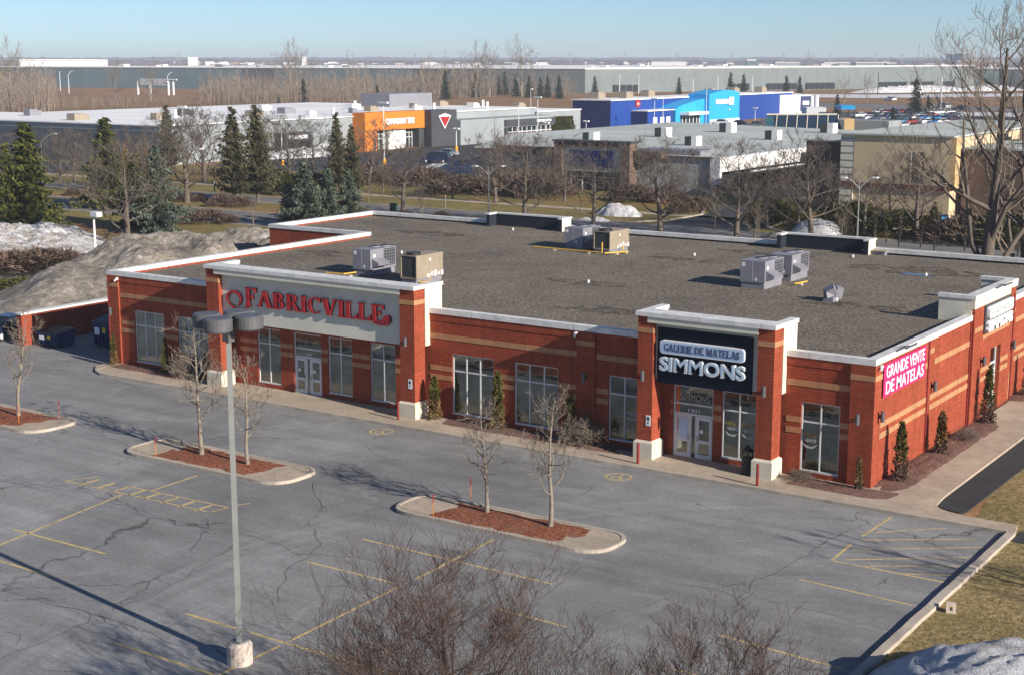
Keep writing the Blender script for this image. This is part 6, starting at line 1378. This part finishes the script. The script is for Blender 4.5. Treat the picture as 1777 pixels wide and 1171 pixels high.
for u0, u1 in ((.42,.50),(.52,.60),(.72,.80),(.81,.88),(.9,.94),(.06,.12),(.33,.38)):
    k = int((u1-u0)*80)
    for i in range(k):
        a1 = B.lerp(C3, u0+(u1-u0)*i/k)+on; a2 = B.lerp(C3, u0+(u1-u0)*(i+.8)/k)+on; q.poly([a1+Vector((0,0,.5)), a2+Vector((0,0,.5)), a2+Vector((0,0,4.2)), a1+Vector((0,0,4.2))])
# one recessed bay row per group of doors
q.build('loading_bay', M['windowdark'], dc)
for i in range(34):
    u = random.random(); P = (A.lerp(B, u) if i % 2 else B.lerp(C3, u)); o = Vector((_F[0],_F[1],0)).normalized()*random.uniform(6, 90); s = random.uniform(1.2,3)
    MB().box(P.x+o.x-s,P.x+o.x+s,P.y+o.y-s,P.y+o.y+s,12.9,13.6+s*.5).build('roof_unit', M['distwhite' if i % 3 else 'rtugrey'], dc)
def far_box(name, lab, px0, px1, pyt, D, m, depth=.05, h=None, group=None, roof='distwhite', cat='building'):
    A, B = AT(px0, pyt, D), AT(px1, pyt, D); f2 = Vector((_F[0],_F[1],0)).normalized()*max(8, abs(px1-px0)*D/FPX*.5)
    zt = max(3.5, A[2]); a, b = Vector((A[0],A[1],0)), Vector((B[0],B[1],0))
    t = thing(name, lab, cat, (a.x,a.y,0), group=group)
    MB().prism([tuple(a), tuple(b), tuple(b+f2), tuple(a+f2)], 0, zt).build('wall', M[m], t)
    MB().prism([tuple(a-f2*.02), tuple(b-f2*.02), tuple(b+f2), tuple(a+f2)], zt+.05, zt+zt*.06+.3).build('roof', M[roof], t); return t
far_box('far_factory', 'long white building on the horizon at the far left', 34, 168, 105.5, 1900, 'distwhite')
far_box('far_factory', 'blue-grey block right behind the warehouse at the right edge', 1682, 1738, 120, 1050, 'dcteal'); far_box('far_factory', 'dark block with white roof at the extreme right of the skyline', 1744, 1800, 121, 1000, 'dcdark')
far_box('far_tower', 'blue office block standing up on the horizon at the right', 1646, 1672, 95.5, 3200, 'royald', roof='dcteal'); far_box('far_factory', 'white factory with brown side on the horizon near the old tree', 1660, 1742, 107, 2500, 'distbrown')
far_box('water_tank', 'white tank-like block on the left skyline', 326, 341, 102, 1700, 'distwhite'); far_box('far_tower', 'slim white tower in the trees left of the centre skyline', 524, 530, 102, 1400, 'distwhite')
far_box('far_factory', 'large white factory hall in the middle of the skyline', 1130, 1190, 109, 1900, 'distwhite'); far_box('far_factory', 'long pale hall left of the large white factory', 930, 950, 110, 1900, 'distwhite'); far_box('far_factory', 'teal grey block above the warehouse corner on the skyline', 1296, 1312, 106, 1500, 'dcteal')
far_box('far_factory', 'long low white shed right of centre on the skyline', 1345, 1388, 110, 1800, 'distgrey'); far_box('far_factory', 'white-roofed shed, wide, right of the dim skyline tree', 1430, 1475, 110, 1800, 'distgrey'); far_box('far_factory', 'widest white-roofed shed on the right skyline', 1485, 1537, 110, 1850, 'distgrey'); far_box('far_factory', 'grey block at the end of the widest shed', 1538, 1556, 111, 1700, 'dcteal')
rr = random.Random(5)
for i in range(150):
    px = rr.choice((rr.uniform(925,1740), rr.uniform(925,1640), rr.uniform(300,520), rr.uniform(560,920))); D = rr.uniform(1250, 3200); wpx = rr.uniform(3,16)*(1500/D+.4); zt = rr.uniform(7,13.5)
    py = HY+(CAMH-zt)*FPX/D
    m = rr.choice(('distwhite','distwhite','distgrey','distbrown','dcteal'))
    dsc = {'distwhite':'small white house in the far suburb on the horizon','distgrey':'small grey house in the far suburb on the horizon','distbrown':'small brown house in the far suburb on the horizon','dcteal':'small blue-grey house in the far suburb on the horizon'}[m]
    far_box('far_house', dsc, px, px+wpx, py, D, m, group=dsc.replace('house','houses'), roof=rr.choice(('distwhite','distwhite','dcdark')))
# distant tree line and ridge
def treeline(name, D, h0, h1, m, seed, a0=-60, a1=1840, kind='stuff', n=420):
    q = MB(); f2 = Vector((_F[0],_F[1],0)).normalized()*120; bs_ = []
    for i in range(n+1):
        px = a0+(a1-a0)*i/n; P = AT(px, 110, D); h = h0+(h1-h0)*(.5+.5*noise.noise(Vector((i*.06, seed, 0))))+ (h1-h0)*.5*noise.noise(Vector((i*.45, seed, 2)))
        bs_.append((Vector((P[0],P[1],0)), max(2, h)))
    for (p, h), (p2, h2) in zip(bs_[:-1], bs_[1:]):
        u = Vector((0,0,1)); q.poly([p, p2, p2+u*h2*.8, p+u*h*.8]); q.poly([p+u*h*.8, p2+u*h2*.8, p2+u*h2+f2*.3, p+u*h+f2*.3]); q.poly([p+u*h+f2*.3, p2+u*h2+f2*.3, p2+f2, p+f2])
    tag(q.build(name, M[m]), kind=kind)
M['fartree'] = simple('far_tree_line', lin(.13,.10,.085), 1, .3, .02); M['ridge'] = simple('far_ridge', lin(.09,.085,.09), 1, .2, .002)
treeline('tree_line', 1150, 2, 9, 'fartree', 1, -60, 930); treeline('tree_line', 1500, 3, 11, 'fartree', 2); treeline('tree_line', 2300, 6, 14, 'fartree', 3); treeline('tree_line', 3300, 12, 20, 'ridge', 4); treeline('hills', 5200, 20, 27, 'ridge', 5, kind='structure')
for k, px in enumerate((310,470,720,845,990,1085,1175,1270,1360,1440,1520,1565)):
    P = AT(px, 92, 3000); t = thing('pylon', 'faint thin power pylon on the horizon', 'pylon', (P[0],P[1],0), group='power pylons on the horizon'); MB().tube([(P[0],P[1],0),(P[0],P[1],P[2])], [1.6,.5], 4).build('mast', M['rtugrey'], t); MB().box(P[0]-5,P[0]+5,P[1]-.4,P[1]+.4,P[2]*.85,P[2]*.85+.8).build('crossarm', M['rtugrey'], t)
# ================================================================ VEHICLES
def car_proto(key, paint, kind='car'):
    L, Wd, H = (4.6,1.8,1.45) if kind == 'car' else (5.2,2.0,1.95)
    t = thing('parked_car' if kind == 'car' else 'parked_van', 'x', 'car' if kind == 'car' else 'van'); hw = Wd/2
    prof = [(-L/2,.35),(-L/2+.05,.75),(-L/2+.25,.86),(-L*.2,.93),(-L*.2,.93),(L*.38,.95),(L/2-.1,.88),(L/2,.6),(L/2,.35)]
    if kind != 'car': prof = [(-L/2,.4),(-L/2,.95),(-L*.3,1.1),(L/2-.05,1.15),(L/2,.9),(L/2,.4)]
    q = MB(); k = len(prof); n = 0
    for s, e in ((-hw,0),(-hw*.98,0),(hw*.98,0),(hw,0)): pass
    q.v = [(x, s*hw*(1 if z < .8 else .94), z) for s in (-1, 1) for x, z in prof]; q.f = [tuple(range(k-1,-1,-1)), tuple(range(k, 2*k))]+[(i,(i+1) % k,k+(i+1) % k,k+i) for i in range(k)]
    q.build('body', paint, t)
    zb = .93 if kind == 'car' else 1.12; cab = [(-L*.22,zb),(-L*.08,H-.06),(L*.18,H),(L*.40,zb)] if kind == 'car' else [(-L*.32,zb),(-L*.2,H-.05),(L*.44,H),(L*.485,zb)]
    q = MB(); q.v = [(x, s*hw*(.9 if z < zb+.1 else .74), z) for s in (-1, 1) for x, z in cab]; q.f = [(3,2,1,0),(4,5,6,7),(0,1,5,4),(2,3,7,6)]; q.build('windows', M['carglass'], t)
    x0, x1 = cab[1][0]+.03, cab[2][0]-.03; MB().box(x0-.05, x1+.05, -hw*.76, hw*.76, H-.05, H+.03).build('roof', paint, t)
    q = MB()
    for a, b2 in ((cab[0],cab[1]),(cab[2],cab[3])):
        for s in (-1, 1): q.tube([(a[0], s*hw*(.9 if a[1] < zb+.1 else .74), a[1]), (b2[0], s*hw*(.9 if b2[1] < zb+.1 else .74), b2[1])], .04, 4)
    build_split(q, 'window_pillar', paint, t)
    for sx in (-L*.31, L*.31):
        for s in (-1, 1):
            w0 = MB().tube([(sx, s*(hw-.2), .32),(sx, s*(hw+.01), .32)], .32, 14).build('wheel', M['rubber'], t); MB().tube([(sx, s*(hw+.011), .32),(sx, s*(hw+.02), .32)], .19, 10).build('rim', M['alum'], w0)
    for s in (-1, 1):
        MB().box(-L/2-.01,-L/2+.08,s*hw*.72-.14,s*hw*.72+.14,.6,.74).build('headlight', M['textwhite'], t); MB().box(L/2-.08,L/2+.01,s*hw*.72-.12,s*hw*.72+.12,.65,.8).build('tail_light', M['red'], t)
    PROT[key] = [t, False, 1.0]
paints = {'white': lin(.72,.73,.74), 'silver': lin(.38,.40,.42), 'black': lin(.012,.013,.016), 'navy': lin(.015,.03,.08), 'blue': lin(.02,.12,.42), 'red': lin(.30,.02,.02), 'grey': lin(.11,.12,.13), 'sky': lin(.04,.35,.72)}
for k, c in paints.items():
    b = NB(k+'_car_paint'); b.p.inputs['Base Color'].default_value = c; b.rough(.25); b.p.inputs['Metallic'].default_value = .3 if k != 'white' else 0; M['p_'+k] = b.m
for k in ('white','silver','black','navy','blue','grey','sky','red'): car_proto(k, M['p_'+k])
car_proto('van_white', M['p_white'], 'van'); car_proto('van_silver', M['p_silver'], 'van'); car_proto('van_navy', M['p_navy'], 'van')
def car(key, px, ang, lab, group=None, name=None, s=1.0):
    b = G(*px) if len(px) == 2 else px
    o = place(key, lab, b[0], b[1], s, rad(ang), z=.035, name=name, group=group); return o
car('blue', (790,331), 75, 'blue car parked below the snow bank in front of the orange store'); car('sky', (828,326), 70, 'lighter blue car right of the blue car below the snow bank')
car('van_navy', (757,283), 20, 'dark van in the lot in front of the charcoal tower'); car('silver', (775,272), 15, 'silver car behind the dark van before the charcoal tower')
car('white', (1545,176), -35, 'white car alone on the highway', name='driving_car', s=1.35); car('van_silver', (1636,190), -35, 'silver van on the highway behind the old tree', name='driving_van', s=1.25); car('black', (1668,192), -35, 'dark car following the silver van', name='driving_car', s=1.3)
car('navy', (12,585), 100, 'dark blue car half cut by the left edge beyond the enclosure'); car('white', (1250,218), 10, 'white car by the entrance of the light blue store', s=1.2); car('black', (1280,220), 10, 'black car right of the white one by the blue store', s=1.2); car('white', (8,262), 80, 'snow-white car at the left edge below the dark long wall', s=1.2); car('silver', (30,272), 80, 'silver car at the left edge beside the white one', s=1.2)
car('black', (880,252), 10, 'dark car in front of the auto centre'); car('grey', (1310,222), 20, 'grey car between the blue store and the awning building', s=1.2)
cr = random.Random(9); cn = ('a','b')
for r_, y in enumerate((199,204,209.5,216,223,231)):
    for i in range(13):
        px = 1486+i*13.5+(r_*5); 
        if px > 1690: continue
        if cr.random() < .14: continue
        if y > 222 and px > 1560: continue
        if y < 203 and px < 1500: continue
        k = cr.choice(('white','silver','black','navy','navy','blue','grey','grey','sky','red','black'))
        car(k, (px, y+cr.uniform(-.5,.5)), 60+cr.uniform(-4,4)+(180 if cr.random() < .5 else 0), {'sky':'light blue'}.get(k, k)+' car among the rows of the crowded far car park', group=k+' cars in the crowded far car park', s=1.15)
for (x, y, ty, l) in ((7,474,455,'yellow post at the left edge by the brown shrubs'),):
    b = G(x, y); t = thing('yellow_post', l, 'post', b); MB().cyl(b[0],b[1],0,1.0,.12,8).build('post', M['yellow'], t); MB().cyl(b[0],b[1],1.001,1.08,.13,8).build('cap', M['black'], t)
b = G(1636,395); t = thing('blue_bin', 'light blue bin among the bushes under the tan building', 'bin', b); MB().tube([(b[0],b[1],0),(b[0],b[1],1.3)], [.45,.6], 4).build('body', M['sky'], t); MB().box(b[0]-.5,b[0]+.5,b[1]-.5,b[1]+.5,1.301,1.4).build('lid', M['royald'], t)
b = G(683,368); t = thing('green_box', 'small green utility box on the verge right of the blue spruces', 'utility box', b); MB().box(b[0]-.35,b[0]+.35,b[1]-.3,b[1]+.3,0,1.0).build('cabinet', M['greenbin'], t); MB().box(b[0]-.38,b[0]+.38,b[1]-.33,b[1]+.33,1.001,1.06).build('cap', M['greenbin'], t)
for px, top, l in (((773,362),340,'thin wooden post on the verge beyond the roof corner'), ((1153,385),350,'thin post on the lawn left of the round pruned shrub')):
    b = G(*px); t = thing('marker_post', l, 'post', b); h = HT(px[0], top, b); MB().cyl(b[0],b[1],0,h,.07,6).build('post', M['barklight'], t); MB().cyl(b[0],b[1],h+.001,h+.08,.09,6).build('cap', M['orange'], t)
# tall clipped hedge by the auto centre
for i in range(7):
    px = 960+i*5.2; b = G(px, 236-i*.2); place('ced3', 'one of the tall dark clipped cedars in the row right of the auto centre', b[0], b[1], 4.6, wide=1.3, group='tall clipped cedars right of the auto centre', name='hedge_cedar')
# ---------------------------------------------------------------- unused prototypes away
for k, (r, used, _) in PROT.items():
    if not used:
        for ch in list(r.children):
            for g2 in list(ch.children): bpy.data.objects.remove(g2)
            bpy.data.objects.remove(ch)
        bpy.data.objects.remove(r)
# ---------------------------------------------------------------- haze
HZ = True
if HZ:
    hb = MB().box(-4200, 900, -200, 6200, -1.0, 40).build('haze', bpy.data.materials.new('air_haze')); tag(hb, kind='stuff')
    m = hb.data.materials[0]; m.use_nodes = True; t = m.node_tree; t.nodes.remove(t.nodes['Principled BSDF']); pv = t.nodes.new('ShaderNodeVolumePrincipled')
    pv.inputs['Density'].default_value = 0.00018; pv.inputs['Color'].default_value = lin(.80,.88,1.0); t.links.new(pv.outputs[0], t.nodes['Material Output'].inputs['Volume'])
